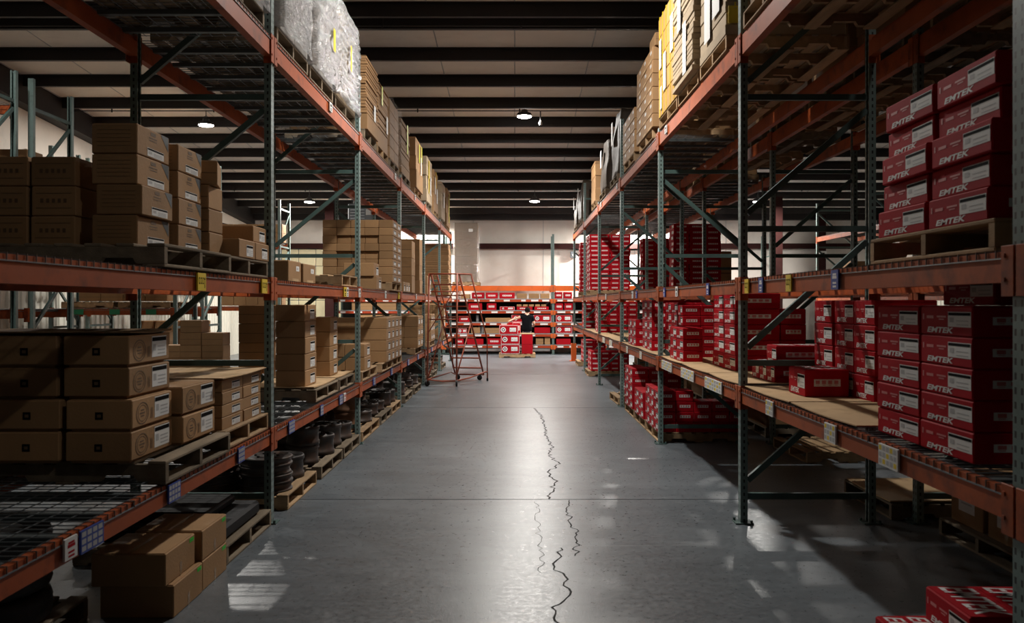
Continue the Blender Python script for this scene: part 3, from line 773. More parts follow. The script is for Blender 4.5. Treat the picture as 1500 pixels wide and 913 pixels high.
# past about three hundred of a kind, the smallest and farthest piles are joined
FAR_RED = {'in the farther second-row stack', 'in the second-row stack', 'in the farthest upper right stack', 'in the last lower right bay', 'in the last right floor stack', 'in the far right floor stack'}
FAR_BROWN = {'low on the farthest cross rack', 'on the farthest cross rack', 'on the right wall rack', 'low on the midway cross rack', 'on the cross rack behind midway', 'high on the cross rack behind midway', 'in the sixth lower left bay'}
STUFF = {True: MB(), False: MB()}
COLR = {'emtek': 'red', 'emteks': 'red', 'round': 'red', 'redplain': 'red', 'gold': 'golden', 'grey': 'grey-brown'}
def stack(where, style, xa, y0, z0, dx, dy, h, side, nx=1, ny=1, nz=1, gx=.004, gy=.006, jit=.006, rot=.012, top_all=False, heights=None, skip=None, adj=None, kind=None):
    """cartons piled from the aisle edge xa away from the aisle (nx), from y0 to the back (ny) and up (nz); only those that show"""
    rs = random.Random(where); grp = 'cartons ' + where
    cn = kind or (COLR.get(style, 'brown') + ' carton')
    for i in range(nx):
        for j in range(ny):
            n = heights[i][j] if heights else nz
            for k in range(n):
                if not (i == 0 or j == 0 or k == n - 1 and top_all or heights and (heights[i - 1][j] <= k or heights[i][j - 1] <= k)): continue
                if skip and skip(i, j, k): continue
                tier = '' if n == 1 else ('bottom' if k == 0 else 'top' if k == n - 1 else ORD[k] + '-tier')
                if nx > 1 and ny > 1:
                    pos = ('aisle-side' if i == 0 else ORD[i] + '-column') + (' front' if j == 0 else ' ' + ORD[j] + '-row')
                elif nx > 1: pos = 'aisle-side' if i == 0 else ORD[i] + '-column'
                elif ny > 1: pos = 'nearest' if j == 0 else ORD[j] + '-row'
                else: pos = ''
                lb = ' '.join((tier + ' ' + pos + ' ' + cn + ' ' + where).split())
                x = xa + side * ((i + .5) * dx + i * gx) + rs.uniform(0, jit) * side; y = y0 + (j + .5) * dy + j * gy + rs.uniform(-jit, jit) * .4
                ax, ay = adj(i, j, k) if adj else (0, 0)
                if where in FAR_RED or where in FAR_BROWN:
                    P = carton_parts(style, dx, dy, h, side); mbx = STUFF[where in FAR_RED]
                    ca, sa = cos(rs.uniform(-rot, rot)), 0
                    for mi, me in [(0, P[0][1])] + [(1, q[1]) for q in P[1:] if q[0] in ('shipping_label', 'icon_panel')]:
                        n_ = len(mbx.v); mbx.v += [(x + ax + v.co.x, y + ay + v.co.y, z0 + k * (h + .0015) + v.co.z) for v in me.vertices]
                        for pf in me.polygons:
                            mbx.f.append(tuple(n_ + w_ for w_ in pf.vertices)); mbx.m.append(mi if mi == 0 or pf.material_index == 0 else 2)
                    continue
                carton(lb, style, x + ax, y + ay, z0 + k * (h + .0015), dx, dy, h, side, grp, rs.uniform(-rot, rot))

# ================================================================== RIGHT RACK
# bay 0, middle level: pallet of red cartons by the nearest post
zp = zM + .01
pallet('wooden pallet under the red cartons at the upper right edge', XRF + .5 + .02, 3.70, zp, 1.10, 1.0, WOOD, key=1)
def adjA(i, j, k): return ([(.0, 0), (.025, -.01), (.0, .03), (.05, .03), (.03, .0)][k][0], [0, .03, -.05, .015, -.03][k] * .5)
stack('on the pallet at upper right edge', 'emtek', XRF + .03, 3.22, zp + PH, .40, .465, .128, 1, 2, 2, 5, gy=.03, adj=adjA, rot=.02)
# bay 0, lower level
sheet('tan board on the lower right shelf beside the near red stack', XRF - .01, XRF + .92, 4.35, 5.38, zLo_R + .012)
sheet('tan board on the lower right shelf under the lone red carton', XRF - .01, XRF + .92, 5.42, 6.46, zLo_R + .012)
zd = zLo_R + .022
stack('in the near lower right pile', 'emtek', XRF + .05, 3.36, zLo_R + .015, .40, .435, .125, 1, 2, 2, 5, gy=.015, rot=.012)
carton('red carton on its own atop the near lower right pile', 'emtek', XRF + .42, 3.68, zLo_R + .015 + 5 * .1265, .44, .40, .125, 1, 'cartons in the near lower right pile', .02)
stack('in the row behind the lone one', 'emtek', 2.29, 5.38, zd, .40, .33, .163, 1, 1, 2, 4, gy=.01)
stack('in the far half of that row', 'emtek', 2.29, 6.10, zd, .40, .36, .163, 1, 1, 1, 4, gy=.01)
carton('lone red carton lying on tan board of the lower right shelf', 'emtek', 2.12, 5.90, zd, .30, .34, .186, 1, 'single red cartons', .0)
stack('in the low pile behind the second right post', 'emtek', 2.06, 6.72, zd, .36, .2, .15, 1, 1, 3, 1, gy=.01)
carton('red carton resting on the low pile behind the second right post', 'emtek', 2.25, 6.78, zd + .152, .38, .24, .15, 1, 'single red cartons', .02)
# bay 1, lower level
for a, b, w in ((6.66, 7.66, 'nearest the second right post'), (7.70, 8.9, 'under the five-tier red stack'), (8.94, 10.15, 'under the three-tier red pile')):
    sheet('tan board on the lower right shelf ' + w, XRF - .01, XRF + .92, a, b, zLo_R + .012)
stack('in the tall stack past the second right post', 'emtek', 2.06, 7.9, zd, .42, .44, .145, 1, 1, 2, 5)
stack('of the inner row beside the tall stack', 'emteks', 2.50, 7.95, zd, .24, .44, .145, 1, 1, 1, 4)
stack('in the low pile on lower right shelf', 'emteks', 1.82, 9.15, zd, .215, .38, .122, 1, 1, 2, 3)
stack('in the wide block behind the low pile', 'emteks', 1.97, 9.93, zd, .215, .26, .122, 1, 3, 1, 5)
# bay 2
for a, b, w in ((10.36, 12.0, 'third bay front half'), (12.04, 13.85, 'third bay back half')): sheet('tan board on lower right shelf ' + w, XRF - .01, XRF + .92, a, b, zLo_R + .012)
stack('beside the third right post', 'emteks', 2.0, 10.4, zd, .22, .4, .128, 1, 2, 2, 5)
stack('in the tall third-bay stack', 'emteks', 1.84, 11.35, zd, .22, .42, .135, 1, 3, 2, 5)
stack('in the short third-bay stack', 'emteks', 1.80, 12.6, zd, .30, .4, .13, 1, 2, 2, 3)
# bays 3-5
for a, b, w in ((14.05, 15.8, 'fourth bay front'), (15.84, 17.56, 'fourth bay back'), (17.75, 19.5, 'fifth bay front'), (19.54, 21.26, 'fifth bay back')): sheet('tan board on lower right shelf ' + w, XRF - .01, XRF + .92, a, b, zLo_R + .012)
stack('in the block at the fifth lower right bay', 'emteks', 1.85, 18.6, zd, .21, .42, .11, 1, 4, 2, 6)
stack('in the last lower right bay', 'emteks', 1.82, 22.0, zd, .21, .42, .11, 1, 4, 2, 6)
# middle level, far bays
pallet('wooden pallet under the tall far right stack', XRF + .5, 20.3, zM + .01, 1.02, 1.0)
stack('in the tall far right stack', 'emteks', 1.76, 19.9, zM + .01 + PH, .235, .45, .108, 1, 4, 2, 12, jit=.015, rot=.03)
pallet('wooden pallet under the farthest right stack', XRF + .5, 23.0, zM + .01, 1.02, 1.0)
stack('in the farthest upper right stack', 'emteks', 1.74, 22.55, zM + .01 + PH, .235, .45, .108, 1, 3, 1, 12, jit=.015, rot=.03)
# second row
pallet('wooden pallet under the red stack of the second right row', X2F + .5, 16.6, zM + .01, 1.02, 1.0)
stack('in the second-row stack', 'emteks', 3.02, 16.1, zM + .01 + PH, .30, .45, .108, 1, 3, 1, 11, jit=.015, rot=.03)
pallet('wooden pallet under the farther red stack of the second right row', X2F + .5, 20.2, zM + .01, 1.02, 1.0)
stack('in the farther second-row stack', 'emteks', 2.98, 19.7, zM + .01 + PH, .30, .45, .108, 1, 3, 1, 11, jit=.015, rot=.03)
carton('pale cream carton perched beyond the second-row red stack', 'tape', 4.40, 17.95, zM + .02, .34, .3, .9, 1, 'single cartons')
# floor level under the right rack
pallet('wooden pallet under the front red stack on the floor', XRF + .49, 10.83, 0, 1.02, 1.0)
stack('in the front floor stack', 'emteks', 1.75, 10.33, PH, .216, .33, .125, 1, 5, 3, 4, heights=[[4, 4, 4], [4, 4, 4], [3, 3, 3], [3, 3, 3], [3, 3, 3]])
pallet('wooden pallet under the short red floor stack', XRF + .49, 11.90, 0, 1.02, 1.0, key=1)
stack('in the short floor stack', 'emteks', 1.74, 11.48, PH, .216, .4, .12, 1, 3, 2, 3)
pallet('wooden pallet under the third red floor stack', XRF + .49, 13.0, 0, 1.02, 1.0, key=2)
stack('in the third floor stack', 'emteks', 1.74, 12.55, PH, .24, .42, .12, 1, 3, 2, 5)
pallet('wooden pallet jutting out near the fourth right post', XRF + .44, 14.6, 0, 1.02, 1.0, WOOD, rz=.03)
pallet('wooden pallet under the far right floor stack', XRF + .45, 20.2, 0, 1.02, 1.0)
stack('in the far right floor stack', 'emteks', 1.78, 19.75, PH, .22, .42, .115, 1, 4, 2, 4)
pallet('wooden pallet under the last right floor stack', XRF + .45, 23.4, 0, 1.02, 1.0)
stack('in the last right floor stack', 'emteks', 1.86, 22.9, PH, .3, .42, .115, 1, 2, 2, 5)
# floor of the second row
pallet('empty light wooden pallet on the floor under the lower right shelf', X2F + .45, 9.5, 0, 1.02, 1.0, WOOD, rz=.05)
pallet('board-topped pallet on the floor behind the second right post', X2F + .3, 7.1, 0, .95, .95, WOODG, key=2)
sheet('tan plywood sheet lying on the floor pallet at right', 2.95, 3.85, 6.64, 7.5, PH + .004, th=.012)
pallet('dark wooden pallet under the two papered cartons', X2F + .5, 5.72, 0, 1.02, 1.0, WOODG)
carton('brown carton with taped paper sheet, farther of the pair at right', 'paper', X2F + .42, 5.98, PH, .7, .42, .42, 1, 'papered cartons')
carton('brown carton with taped paper sheet, nearer of the pair at right', 'paper', X2F + .42, 5.49, PH, .7, .44, .42, 1, 'papered cartons')
# red cartons in the near right corner of the floor
pallet('low wooden pallet under the lettered red cartons in the corner', 2.1, 3.5, 0, .96, 1.0, WOODG)
carton('lettered red carton at the corner, standing out into the aisle', 'emtek', 1.735, 3.60, PH, .23, .38, .175, 1, 'lettered corner cartons', .02)
carton('lettered red carton at the corner, second from aisle, lower layer', 'emtek', 1.985, 3.58, PH, .25, .38, .175, 1, 'lettered corner cartons', -.01)
carton('lettered red carton at the corner, third from aisle, lower layer', 'emtek', 2.25, 3.58, PH, .25, .38, .175, 1, 'lettered corner cartons')
carton('lettered red carton on top of the corner pile', 'emtek', 2.03, 3.555, PH + .177, .42, .38, .145, 1, 'lettered corner cartons', -.02)

# ================================================================== LEFT RACK
SX = -1
# bay 0, lower level
zl = zLo_L + .01
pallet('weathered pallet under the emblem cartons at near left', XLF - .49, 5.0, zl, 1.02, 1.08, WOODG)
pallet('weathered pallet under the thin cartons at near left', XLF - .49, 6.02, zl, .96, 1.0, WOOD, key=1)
zq = zl + PH
def adjB(i, j, k): return ([(0, 0), (0, 0), (-.03, .03), (-.03, .03)][k])
stack('with emblem on the near left pallet', 'oval', -2.0, 4.42, zq, .345, .52, .166, SX, 3, 1, 4, gx=.035, adj=adjB)
sheet('thin cardboard sheet over the near left emblem cartons', -3.08, -2.03, 4.46, 5.0, zq + 4 * .168 + .004, CARDD, cat='cardboard sheet', name='cardboard_sheet')
stack('with emblem behind the four-tier stack', 'oval', -1.95, 4.98, zq, .35, .52, .172, SX, 2, 1, 2, gx=.03)
stack('thin, on the second near left pallet', 'labelb', -1.93, 5.58, zq, .36, .42, .082, SX, 2, 2, 4, gy=.01)
sheet('pale cardboard sheet over the thin cartons at left', -2.72, -1.90, 5.50, 6.46, zq + 4 * .0835 + .004, KRAFT, cat='cardboard sheet', name='cardboard_sheet')
# bay 0, middle level
zm = zM + .01
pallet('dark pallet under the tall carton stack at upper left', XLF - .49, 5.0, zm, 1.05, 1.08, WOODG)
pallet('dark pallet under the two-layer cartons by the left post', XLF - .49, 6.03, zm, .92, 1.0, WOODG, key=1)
zq2 = zm + PH
stack('in the upper left corner stack', 'notch', -2.06, 4.62, zq2, .25, .42, .166, SX, 1, 1, 4, adj=lambda i, j, k: (.02 if k == 1 else 0, 0))
stack('in the three-tier upper left pair', 'icons', -2.42, 4.66, zq2, .245, .42, .163, SX, 3, 1, 3, gx=.018)
stack('in the middle upper left stack', 'notch', -2.03, 5.10, zq2, .25, .38, .160, SX, 1, 1, 4)
stack('at the back of the upper left stack', 'tape', -2.0, 5.53, zq2, .28, .26, .152, SX, 1, 1, 3)
carton('brown carton sitting askew on top of the upper left stack', 'tape', -2.17, 5.66, zq2 + 3 * .1545, .36, .28, .16, SX, 'single cartons', .25)
stack('low beside the second left post', 'labelb', -1.89, 5.80, zq2, .3, .35, .13, SX, 1, 2, 1, gy=.01)
carton('brown carton laid over the low pair by the second left post', 'labelb', -2.06, 6.33, zq2 + .132, .3, .33, .12, SX, 'single cartons')
carton('small brown carton tucked behind the low pair at left', 'tape', -2.42, 5.9, zq2, .3, .3, .2, SX, 'single cartons')
# bay 1, middle level
carton('square brown carton, first of two past the second left post', 'small', -2.22, 7.95, zM + .01, .30, .45, .205, SX, 'small square cartons')
carton('square brown carton, second of two past the second left post', 'small', -2.22, 8.52, zM + .01, .30, .5, .20, SX, 'small square cartons')
pallet('empty pallet on the middle left shelf before the third post', XLF - .49, 9.72, zm, .9, 1.0, WOOD)
# bay 1, lower level
pallet('pallet with a board top under the five-tier brown stack', XLF - .53, 8.75, zl, 1.05, 1.0, WOODG)
sheet('light board on the pallet under the five-tier stack', -2.92, -1.96, 8.24, 9.25, zq + .004, th=.012)
pallet('pallet with a board top before the third left post', XLF - .53, 9.75, zl, .84, 1.0, WOODG, key=2)
sheet('light board on the pallet before the third left post', -2.9, -1.98, 9.33, 10.15, zq + .004, th=.012)
zb = zq + .022
stack('in the five-tier stack on lower left shelf', 'labelb', -2.05, 8.27, zb, .29, .46, .160, SX, 1, 1, 5)
stack('in the stack behind the five-tier one', 'labelb', -2.08, 9.52, zb, .22, .42, .165, SX, 1, 1, 4)
stack('of the plain column at the shelf rear', 'tape', -2.66, 9.0, zb, .28, .42, .2, SX, 1, 1, 4)
# bay 2, middle level
pallet('pallet under the big carton block on the middle left shelf', XLF - .46, 13.15, zm, 1.0, 1.05, WOOD)
rb = random.Random(3)
stack('in the big upper left block', 'label', -1.83, 12.68, zq2, .208, .46, .116, SX, 5, 2, 8, gx=.003, jit=.004, adj=lambda i, j, k: ((0, .05) if k in (2, 3, 5) and 0 < i < 4 and j == 0 else (0, 0)))
stack('in the pair before the big block', 'labelb', -1.92, 11.75, zM + .012, .42, .45, .185, SX, 1, 1, 2, adj=lambda i, j, k: (-.03 * k, -.03 * k))
# bay 2, lower level
pallet('pallet under the two-tier cartons past the third left post', XLF - .47, 10.95, zl, 1.1, 1.0, WOOD)
stack('two high past the third left post', 'labelb', -1.88, 10.6, zq, .25, .42, .165, SX, 2, 1, 2)
pallet('pallet under the lower left block, nearer half', XLF - .45, 12.3, zl, 1.0, 1.0, WOOD, key=1)
pallet('pallet under the lower left block, farther half', XLF - .45, 13.36, zl, 1.0, 1.0, WOOD, key=2)
stack('in the lower left block', 'labelb', -1.83, 12.08, zq, .40, .40, .158, SX, 2, 4, 4)
# bay 3-5
pallet('pallet under the fourth-bay cartons at lower left', XLF - .47, 16.4, zl, 1.02, 1.0)
stack('in the fourth lower left bay', 'label', -1.83, 16.0, zq, .26, .45, .20, SX, 3, 2, 3)
pallet('pallet under the fifth-bay cartons at lower left', XLF - .47, 19.2, zl, 1.02, 1.0)
stack('in the fifth lower left bay', 'label', -1.86, 18.8, zq, .3, .45, .2, SX, 3, 2, 3)
pallet('pallet under the sixth-bay cartons at lower left', XLF - .47, 22.6, zl, 1.02, 1.0)
stack('in the sixth lower left bay', 'label', -1.86, 22.2, zq, .3, .45, .2, SX, 3, 1, 4)
stack('low in the fourth middle left bay', 'labelb', -1.86, 14.1, zM + .012, .24, .3, .17, SX, 2, 3, 1)
stack('in the tall pile of the fourth middle left bay', 'tape', -1.84, 15.1, zM + .012, .3, .5, .31, SX, 2, 1, 3)
stack('low in the fifth middle left bay', 'labelb', -1.86, 18.0, zM + .012, .28, .4, .2, SX, 2, 2, 2)

# flat-packed cardboard bundles and other palletised loads ---------------------
def bundle(name, label, x, y, z, dx, dy, h, th, side, m=None, group='palletised loads', seed=0, tags=(), base=0., rough=.012):
    """a pile of flat cardboard bundles; every bundle is a part"""
    rs = random.Random(seed); t = thing(name, label, 'cardboard load', (x, y, z), group)
    z0 = 0.; first = True
    while z0 < h - 1e-3:
        hh = base if (first and base) else th * rs.uniform(.85, 1.15); first = False
        ox, oy = rs.uniform(-rough, rough), rs.uniform(-rough, rough)
        mb = MB(); mb.cbox(-dx / 2 + ox, dx / 2 + ox, -dy / 2 + oy, dy / 2 + oy, z0, min(z0 + hh, h) - .003, .004)
        part('bundle', mb, m or CARD, t); z0 += hh
    xf = -side * (dx / 2 + .018)
    for (yy, zz, w, hh, mm) in tags:
        mb = MB(); mb.box(min(xf, xf - side * .002), max(xf, xf - side * .002), yy - w / 2, yy + w / 2, zz - hh / 2, zz + hh / 2); part('tag_sheet', mb, mm, t)
    return t
def wrapped(label, x, y, z, dx, dy, h, tiers, side, inner=None, seed=0, bulge=.03, tags=(), layers=False, group='film-wrapped loads', film=None):
    """cartons inside crinkled stretch film"""
    rs = random.Random(seed); t = thing('wrapped_load', label, 'wrapped load', (x, y, z), group)
    th = h / tiers
    for k in range(tiers):
        for c in (-1, 1):
            mb = MB(); mb.cbox(-dx / 2 + .03, dx / 2 - .03, min(0, c * (dy / 2 - .03)) + .003, max(0, c * (dy / 2 - .03)) - .003, k * th, (k + 1) * th - .004, .006); part('carton', mb, inner or CARD, t)
    mb = MB(); nz_ = max(18, tiers * 4); nu = 13
    import mathutils
    ring = []
    for a in range(4):
        for i in range(nu):
            u = i / nu * 2 - 1
            ring.append([(u, -1), (1, u), (-u, 1), (-1, -u)][a])
    R = len(ring)
    for k in range(nz_ + 1):
        zz = k / nz_ * h
        for (u, v) in ring:
            p = Vector((u * dx / 2, v * dy / 2, zz))
            n1 = mathutils.noise.noise(p * 5 + Vector((seed * 7, 0, 0))) * .022 + mathutils.noise.noise(p * 13 + Vector((0, seed * 3, 0))) * .012
            s = .012 + n1
            if layers: s += .022 * abs(sin(pi * zz / th))
            nx_, ny_ = (0, v) if abs(v) > abs(u) else (u, 0)
            mb.v.append((p.x + nx_ * s, p.y + ny_ * s, zz))
    for k in range(nz_):
        for i in range(R):
            j = (i + 1) % R; mb.f.append((k * R + i, k * R + j, (k + 1) * R + j, (k + 1) * R + i)); mb.m.append(0)
    mb.f.append(tuple(nz_ * R + i for i in range(R))); mb.m.append(0)
    part('stretch_film', mb, film or WRAP, t, smooth=True)
    xf = -side * (dx / 2 + .05)
    for (yy, zz, w, hh, mm) in tags:
        mb = MB(); mb.box(min(xf, xf - side * .002), max(xf, xf - side * .002), yy - w / 2, yy + w / 2, zz - hh / 2, zz + hh / 2); part('tag_sheet', mb, mm, t)
    return t
stk = bundle('cardboard_stack', 'tall pile of flat brown cardboard with white edges behind the ladder', -2.3, 24.1, zM + .02, .88, .8, 1.48, .062, SX, seed=5)
bundle('cardboard_stack', 'upright brown carton pile with a pale wooden edge on middle left shelf', -2.25, 17.2, zM + .02, .7, .5, 1.1, .27, SX, seed=9)

# ---- top level, left
zt = zT + .01
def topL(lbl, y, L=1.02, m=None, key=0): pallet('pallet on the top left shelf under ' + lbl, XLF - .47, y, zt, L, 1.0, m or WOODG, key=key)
ztp = zt + PH
WHITEIN = mat('white_cartons', (.55, .53, .50), .7, rnd=.1)
topL('the first wrapped load', 5.82)
wrapped('grey film-wrapped load at the top left frame edge', XLF - .46, 5.82, ztp, 1.02, 1.1, 1.3, 5, SX, WHITEIN, 1)
topL('the glossy black-topped load', 7.16, 1.0)
wrapped('glossy silver film-wrapped load with a black patch at top left', XLF - .45, 7.16, ztp, 1.04, .95, 1.25, 5, SX, WHITEIN, 2)
_w = [o for o in COL.objects if o.get('label', '').startswith('glossy silver')][0]
mb = MB(); mb.cbox(.47, .515, -.46, .02, .62, 1.24, .01); part('black_sleeve', mb, PLASTIC, _w)
mb = MB(); mb.cbox(-.2, .5, -.475, -.455, .55, 1.24, .006); part('black_sleeve', mb, PLASTIC, _w)
topL('the bright wrapped load with yellow tag', 8.22, .98)
wrapped('bright silver film-wrapped load with a yellow tag, second past post', XLF - .45, 8.22, ztp, 1.04, .94, 1.25, 6, SX, WHITEIN, 3, tags=((.15, .42, .09, .22, YEL),), layers=True)
topL('the layered wrapped load', 9.38, 1.1)
wrapped('layered film-wrapped load just before the tall third left post', XLF - .45, 9.38, ztp, 1.02, 1.15, 1.02, 12, SX, CARDG, 4, tags=((-.1, .5, .06, .28, YEL),), layers=True)
LT = [  # label, y centre, length, height, bundle thickness, colour, tags
    ('brown flat-packed load just past the tall third left post', 11.0, .85, .93, .036, CARD, ((.1, .3, .12, .2, PAPER),), .2),
    ('brown flat-packed load with lime tag, second past third post', 12.05, .9, .86, .045, CARD, ((-.2, .72, .1, .26, LIME), (.25, .4, .12, .25, PAPER)), .25),
    ('dark brown load with lime strip on top left shelf', 14.6, 1.1, .92, .07, CARDD, ((.2, .68, .12, .5, LIME),), .15),
    ('brown load with two lime tags on top left shelf', 16.4, 1.1, .95, .3, CARD, ((-.1, .7, .12, .35, LIME), (.2, .5, .12, .35, PAPER), (.3, .75, .1, .3, LIME)), 0),
    ('tan load with a tall yellow strip on top left shelf', 18.5, 1.1, .96, .25, CARDG, ((-.2, .55, .12, .7, YEL), (.2, .4, .15, .4, PAPER)), 0),
    ('tan load with two white papers farther along top left shelf', 20.2, 1.1, .95, .22, CARD, ((-.2, .6, .15, .4, PAPER), (.25, .4, .2, .35, PAPER), (0, .75, .1, .4, YEL)), 0),
    ('brown load next to last on top left shelf', 22.0, 1.1, .92, .2, CARDG, ((0, .5, .2, .4, PAPER),), 0),
    ('dark brown load at far end of top left shelf', 23.8, 1.2, 1.0, .3, CARDD, ((.1, .5, .1, .8, LIME),), 0)]
for i, (lb, y, L, h, th, m, tg, base) in enumerate(LT):
    topL('the ' + ' '.join(lb.split()[:3]) + f' {"near third post;tagged before film;past fourth post;double-tagged;yellow-striped;white-papered;next to last;at far end".split(";")[i]}', y, min(L + .05, 1.1), WOOD if i % 2 else WOODG)
    bundle('flat_packed_load', lb, XLF - .44 - .02 * (i % 3), y, ztp, .98, L, h, th, SX, m, 'palletised loads', i + 20, tg, base)
topL('the dull film-wrapped load', 13.2, .98)
wrapped('dull film-wrapped brown load before the fourth left post', XLF - .44, 13.15, ztp, 1.0, 1.0, .9, 5, SX, CARD, 6, film=WRAPC)

# ---- top level, right
def topR(lbl, y, L=1.02, m=None, key=0, dz=0): pallet('pallet on the top right shelf under ' + lbl, XRF + .45, y, zt + dz, L, 1.0, m or WOOD, key=key)
topR('the nearest dark load', 5.85)
bundle('flat_packed_load', 'dark load at the upper right beside the tall second post', XRF + .48, 5.85, ztp, .98, 1.0, 1.0, .3, 1, CARDD, seed=40)
topR('the nearest dark load at frame edge', 4.5); bundle('flat_packed_load', 'dark load nearest the camera on top right shelf', XRF + .48, 4.5, ztp, .98, 1.0, 1.0, .3, 1, CARDD, seed=43)
for i, y in enumerate((-.1, 1.05, 2.2)):  # unseen loads added to keep the fill lamp off the right cartons
    topR(f'the added light-blocking load behind camera, {ORD[i]} of three', y); bundle('flat_packed_load', f'added light-blocking brown load on top right shelf behind the camera, {ORD[i]} of three', XRF + .48, y, ztp, .98, 1.0, .85, .28, 1, CARD, seed=70 + i)
topR('the white-papered load', 7.35, .98)
bundle('flat_packed_load', 'load with white papers and hanging yellow tag on top right shelf', XRF + .44, 7.35, ztp, .98, .95, 1.15, .09, 1, CARDG, seed=41,
       tags=((-.2, .55, .25, .6, PAPER), (.12, .5, .22, .75, PAPER), (-.42, .75, .05, .3, LIME)))
mb = MB(); mb.box(-.055, .055, -.002, .002, -.14, 0); mb.box(-.006, .006, -.003, .003, 0, .03)
tg_ = tag(add('hang_tag', mb.mesh('hang_tag', YEL), None, (XRF + .02, 6.855, 4.12)), 'yellow hang tag on the white-papered upper right load', 'tag')
mb = MB(); mb.lathe([(.008, 0), (.012, 0), (.012, .002), (.008, .002)], 10, close=True); part('eyelet', mb, STEEL, tg_, (0, -.004, -.02))
topR('the grey-brown layered load', 8.4, .98)
bundle('flat_packed_load', 'grey-brown layered load with white papers, brightly lit at upper right', XRF + .40, 8.38, ztp, 1.0, .98, 1.15, .05, 1, CARDG, seed=42, tags=((-.15, .3, .16, .5, PAPER), (.12, .75, .16, .4, PAPER)), rough=.016)
topR('the golden strapped load', 9.5, 1.1, WOOD, 1)
gl = thing('strapped_load', 'golden cartons bound with yellow straps on top right shelf', 'cardboard load', (XRF + .44, 9.48, ztp), 'palletised loads')
for k in range(5):
    for c in (-1, 1):
        mb = MB(); mb.cbox(-.5, .5, min(0, c * .56) + .003, max(0, c * .56) - .003, k * .235, (k + 1) * .235 - .004, .006); part('carton', mb, CARDY, gl)
for yy in (-.42, -.2, .05, .27, .46):
    mb = MB(); mb.box(-.506, .506, yy - .006, yy + .006, 0, 1.181); part('strap', mb, YEL, gl)
for yy, zz, w, hh in ((-.33, .75, .16, .4), (.1, .45, .16, .42), (.38, .72, .12, .34), (.33, .2, .1, .26)):
    mb = MB(); mb.box(-.514, -.510, yy - w / 2, yy + w / 2, zz - hh / 2, zz + hh / 2); part('paper_sheet', mb, PAPER, gl)
topR('the seven-tier carton pile', 11.1, 1.1, WOOD, 2)
stack('in the seven-tier pile on top right shelf', 'small', 1.70, 10.45, ztp, .30, .44, .165, 1, 2, 3, 6)
carton('large brown carton on top of the seven-tier pile at upper right', 'tape', 1.98, 10.62, ztp + 6 * .1665, .5, .42, .16, 1, 'single cartons')
topR('the second brown carton pile', 12.75, 1.1, WOOD)
stack('in the lower pile on top right shelf', 'small', 1.72, 12.15, ztp, .34, .42, .16, 1, 2, 3, 4)
def lumpy(label, x, y, z, dx, dy, h, seed, group='covered loads'):
    import mathutils
    mb = MB(); nz_, nu = 14, 8; ring = []
    for a in range(4):
        for i in range(nu):
            u = i / nu * 2 - 1; ring.append([(u, -1), (1, u), (-u, 1), (-1, -u)][a])
    R = len(ring)
    for k in range(nz_ + 1):
        for (u, v) in ring:
            f = k / nz_; r = 1 - .12 * f ** 3
            rr = 1 - .1 * max(0, abs(u * v) - .5)
            p = Vector((u * dx / 2 * r * rr, v * dy / 2 * r * rr, f * h)); n = mathutils.noise.noise(p * 2.6 + Vector((seed * 5, 0, 0))) * .05
            mb.v.append((p.x + u * n, p.y + v * n, p.z + (n if k == nz_ else 0)))
    for k in range(nz_):
        for i in range(R):
            j = (i + 1) % R; mb.f.append((k * R + i, k * R + j, (k + 1) * R + j, (k + 1) * R + i)); mb.m.append(0)
    mb.f.append(tuple(nz_ * R + i for i in range(R))); mb.f.append(tuple(range(R))[::-1]); mb.m += [0, 0]
    t = thing('covered_load', label, 'covered load', (x, y, z), group); part('cover', mb, DARKLOAD, t, smooth=True)
    mb = MB(); mb.box(-dx / 2 - .045, -dx / 2 - .043, -.1, .1, h * .5, h * .85); part('paper_sheet', mb, PAPER, t)
    return t
for y, h, s, lb in ((14.7, 1.12, 1, 'dark covered load just past the tall fourth right post'), (16.6, .95, 2, 'dark covered load second past the fourth right post')):
    topR('the ' + lb.split('load ')[1] + ' cover', y, 1.05, WOODG); lumpy(lb, XRF + .44, y, ztp, .95, 1.0, h, s)
topR('the tan open carton', 18.4, 1.05); bundle('flat_packed_load', 'tan carton load with an open flap on top right shelf', XRF + .42, 18.4, ztp, .95, .9, .85, .28, 1, CARD, seed=50)
mb = MB(); bar(mb, (0, 0, 0), (.42, 0, -.12), .006, .2); tag(add('cardboard_flap', mb.mesh('cardboard_flap', CARD), None, (1.80, 17.38, 4.47)), 'torn brown cardboard flap sticking out over the top right shelf', 'cardboard')
topR('the sixth bay covered load', 22.3, 1.05, WOODG); lumpy('dark covered load just beyond the tall sixth right post', XRF + .42, 22.3, ztp, .95, 1.0, 1.0, 4)
topR('the last covered load', 23.9, 1.05, WOODG); lumpy('dark covered load at far end of top right shelf', XRF + .42, 23.9, ztp, .95, 1.0, .95, 5)
# second row top: pallets seen from below; nearest three added unseen to block lamp light
for i, y in enumerate((-.1, 1.05, 2.2, 3.6, 4.75, 5.85, 7.3, 8.5, 9.6, 11.2, 12.6, 14.8, 16.2, 18.6, 20.0)):
    pallet(f'pallet overhead on the second right row, {ORD[i]} from the camera', X2F + .5, y, zt, 1.02, 1.0, WOOD if i % 3 else WOODG, group='overhead pallets', key=i % 3)
    bundle('flat_packed_load', f'brown load overhead on the second right row, {ORD[i]} from the camera', X2F + .5, y, ztp, .95, .95, .9, .3, 1, CARD, 'overhead loads', 60 + i)

